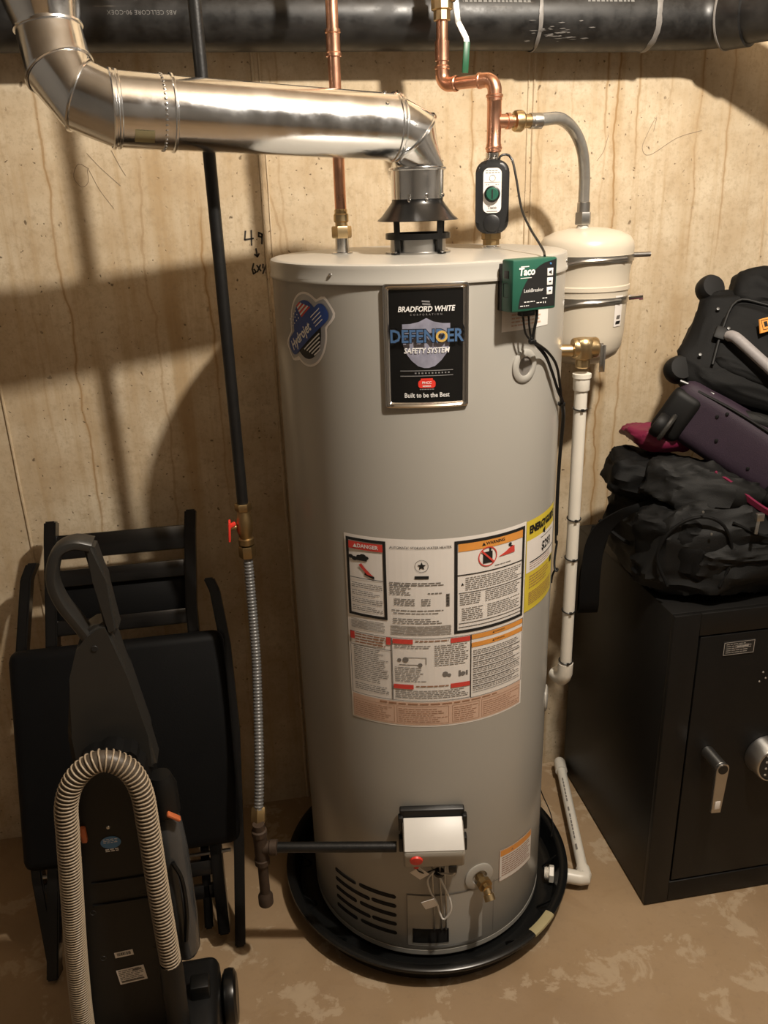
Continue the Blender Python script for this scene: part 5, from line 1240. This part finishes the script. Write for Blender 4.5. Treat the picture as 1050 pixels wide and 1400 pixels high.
obj('stretcher', one(box, (-.545, .180, -.012), (-.150, .214, .008), CM, .003), 'lacquer', CH); obj('stretcher', one(box, (-.545, .120, -.030), (-.150, .152, -.012), CM, .003), 'lacquer', CH)
obj('folding_rod', one(tube, [cpt(-.545, .232, .012), cpt(-.130, .232, .012)], .0045, 10), 'steel', CH)
obj('inner_leg', post([(-.196, .05), (-.190, .27)], .020, .028, -.026), 'lacquer', CH); obj('inner_leg', post([(-.505, .05), (-.500, .27)], .020, .028, -.026), 'lacquer', CH)

# ================================================================== upright vacuum cleaner
VC = thing('vacuum_cleaner', 'upright black vacuum cleaner with a looped tan hose beside the chair', 'vacuum', (-.30, 1.26, 0))
XZ = lambda y: Matrix(((1, 0, 0, 0), (0, 0, -1, y), (0, 1, 0, 0), (0, 0, 0, 1)))     # (x, z) outline, extruded towards the viewer
def slab(poly, y_back, depth, bev, seg=3):
    bm = NB(); prism(bm, poly, XZ(y_back), depth)
    bmesh.ops.bevel(bm, geom=bm.edges[:], offset=bev, segments=seg, affect='EDGES', clamp_overlap=True); return bm
obj('upper_shell', slab([(-.352, .690), (-.212, .690), (-.220, .760), (-.238, .880), (-.254, .985), (-.272, .985), (-.300, .968), (-.312, .940), (-.330, .890), (-.352, .776)], 1.305, .055, .008), 'vacgrey', VC)
grip = NB(); gp = spline([(-.262, 1.268, 1.118), (-.285, 1.262, 1.127), (-.308, 1.258, 1.120), (-.321, 1.256, 1.098), (-.327, 1.255, 1.066), (-.320, 1.258, 1.028), (-.305, 1.265, .990), (-.292, 1.272, .955), (-.285, 1.278, .935)], .008)
T_, U_ = frames(gp); prev = None
for p, t in zip(gp, T_):
    yv = V((0, 1, 0)); s_ = t.cross(yv).normalized()
    cur = [grip.verts.new(p + s_ * (.0095 * math.copysign(abs(math.cos(a)) ** .6, math.cos(a))) + yv * (.020 * math.copysign(abs(math.sin(a)) ** .6, math.sin(a)))) for a in [2 * PI * k / 16 for k in range(16)]]
    if prev:
        for k in range(16): grip.faces.new((prev[k], prev[(k + 1) % 16], cur[(k + 1) % 16], cur[k]))
    else: grip.faces.new(list(reversed(cur)))
    prev = cur
grip.faces.new(prev); obj('handle_grip', grip, 'vacgrey', VC)
obj('handle_stem', slab([(-.276, 1.128), (-.258, 1.122), (-.248, 1.06), (-.240, .965), (-.262, .960), (-.268, 1.06)], 1.292, .040, .006), 'vacgrey', VC)
obj('shell_screw', one(lathe, [(.0055, 0), (.005, .001), (0, .0006)], (-.282, 1.2495, .942), (0, -1, 0), seg=12), 'ink', VC)
body = slab([(-.338, .745), (-.300, .770), (-.255, .770), (-.228, .740), (-.224, .60), (-.228, .35), (-.240, .035), (-.415, .035), (-.392, .28), (-.366, .55)], 1.335, .135, .014, 4)
BO = obj('main_body', body, 'vacblack', VC)
def vface(dx, dz, rot=0.0): return Matrix.Translation((dx, 1.1995, dz)) @ Matrix(((1, 0, 0, 0), (0, 0, -1, 0), (0, 1, 0, 0), (0, 0, 0, 1))) @ Matrix.Rotation(rot, 4, 'Z')
L1 = obj('barcode_label', one(box, (-.0165, -.0065, 0), (.0165, .0065, .0005), vface(-.313, .334, .07)), 'paper', BO)
def bars_(bm):
    x = -.012
    while x < .012: w_ = random.choice((.0006, .001, .0016)); f_rect(bm, x, -.003, x + w_, .0045); x += w_ + random.choice((.0006, .001))
obj('barcode', lay(sheet(bars_), vface(-.313, .334, .07), .0009), 'ink', L1, smooth=False)
L2 = obj('rating_label', one(box, (-.025, -.018, 0), (.025, .018, .0005), vface(-.306, .280, .09)), 'paper', BO)
obj('rating_print', lay(sheet(lambda bm: (f_lines(bm, -.022, -.015, .022, .0155, .0042, .0017, .3), f_rect(bm, -.021, -.0145, .020, -.0105), f_rect(bm, .004, .009, .020, .014))), vface(-.306, .280, .09), .0009), 'greyink', L2, smooth=False)
L3 = obj('round_sticker', one(lambda bm: prism(bm, [(.017 * math.cos(a), .013 * math.sin(a)) for a in [2 * PI * k / 28 for k in range(28)]], vface(-.300, .590), .0005)), 'blue', BO)
obj('sticker_print', lay(sheet(lambda bm: (f_lines(bm, -.012, -.002, .012, .008, .0034, .0012, .2, (.003, .006)), f_lines(bm, -.011, -.020, .011, -.013, .0036, .0022, .2, (.004, .008)))), vface(-.300, .590), .0009), 'whiteprint', L3, smooth=False)
obj('body_screw', one(lathe, [(.0035, 0), (.0028, .0016), (0, .002)], (-.300, 1.200, .622), (0, -1, 0), seg=12), 'steel', BO)
for q in ((-.262, .47), (-.352, .44), (-.255, .34), (-.350, .33)): obj('screw_well', one(lathe, [(.0055, 0), (.005, .0008), (.0045, .0002), (0, .0002)], (q[0], 1.2003, q[1]), (0, -1, 0), seg=14), 'ink', BO)
obj('body_rib', one(box, (-.345, 1.197, .505), (-.245, 1.201, .508), None, .0008), 'vacblack', BO); obj('body_rib', one(box, (-.350, 1.197, .455), (-.245, 1.201, .458), None, .0008), 'vacblack', BO)
# hose: dark wall with a tan spiral ridge
hz_pts = spline([(-.405, 1.195, .085), (-.400, 1.175, .205), (-.386, 1.17, .37), (-.370, 1.168, .52), (-.357, 1.166, .64), (-.347, 1.165, .715), (-.322, 1.166, .762), (-.283, 1.168, .783), (-.247, 1.168, .762), (-.230, 1.168, .715), (-.228, 1.168, .64), (-.229, 1.17, .50), (-.229, 1.172, .40), (-.229, 1.175, .315)], .004)
fine_ = resample(hz_pts, .001)
HO = obj('hose_wall', one(tube, resample(hz_pts, .01), .0165, 18), 'hosewall', VC)
Tf, Uf = frames(fine_); hel = []; ph_ = 0.0
for i, p in enumerate(fine_):
    f = i / len(fine_); pitch = .0056 if f < .30 else (.0056 + (.0078 - .0056) * min(1, (f - .30) / .25))
    ph_ += 2 * PI * .001 / pitch
    hel.append((p, Tf[i], Uf[i], ph_))
pts_h = []; i = 0; a = 0.0
while a < ph_ - .1:
    while i < len(hel) - 1 and hel[i][3] < a: i += 1
    p, t, u, _ = hel[i]; w_ = t.cross(u)
    pts_h.append(p + t * ((a - hel[i][3]) / (2 * PI) * .006) + (u * math.cos(a) + w_ * math.sin(a)) * .0178); a += 2 * PI / 18
obj('hose_ridge', one(tube, pts_h, .00165, 5), 'hoseridge', HO, angle=2)
obj('hose_cuff', one(tube, [(-.229, 1.175, .325), (-.230, 1.176, .30), (-.233, 1.180, .20), (-.236, 1.19, .10), (-.238, 1.20, .06)], [.0195, .0215, .0215, .0225, .0235], 24), 'vacblack', VC)
dc_ = NB(); lathe(dc_, [(.020, .245), (.027, .26), (.030, .34), (.030, .50), (.026, .565), (.020, .585)], (-.212, 1.262, 0), seg=28); obj('dust_cup', dc_, 'clear', VC)
obj('cup_cap', one(lathe, [(.022, .585), (.027, .590), (.027, .645), (.018, .67)], (-.212, 1.262, 0), seg=24), 'vacblack', VC)
olb = NB(); bars(olb, (-.205, 1.232, .607), (-.185, 1.236, .588), .012, .006, ref=(0, -1, 0), bev=.002); obj('orange_latch', olb, 'orange', VC)
obj('orange_clip', one(box, (-.346, 1.193, .600), (-.336, 1.205, .632), None, .003), 'orange', VC)
obj('cord_hook', one(tube, spline([(-.208, 1.228, .50), (-.196, 1.226, .46), (-.196, 1.226, .38), (-.205, 1.228, .31)], .01), .004, 8), 'vacblack', VC)
wh = NB(); box(wh, (-.262, 1.130, .015), (-.162, 1.350, .138), None, .022, 4); obj('wheel_housing', wh, 'black', VC)
obj('floor_head', one(box, (-.415, 1.10, .010), (-.200, 1.350, .075), None, .018, 3), 'black', VC)
obj('rear_wheel', one(lathe, [(.010, -.001), (.046, 0), (.055, .005), (.057, .014), (.055, .024), (.046, .029), (.020, .026), (0, .026)], (-.160, 1.300, .0575), (1, 0, 0), seg=40), 'blackpaint', VC)
obj('axle_cover', one(box, (-.215, 1.240, .130), (-.178, 1.275, .170), None, .004), 'vacblack', VC)

for o in sc.objects:
    if o.type == 'MESH' and o.parent is not None and (o.name.split('.')[0].endswith(('_print', '_lettering', '_stripes', '_stars')) or o.name.split('.')[0] in ('barcode',)): o['kind'] = 'stuff'
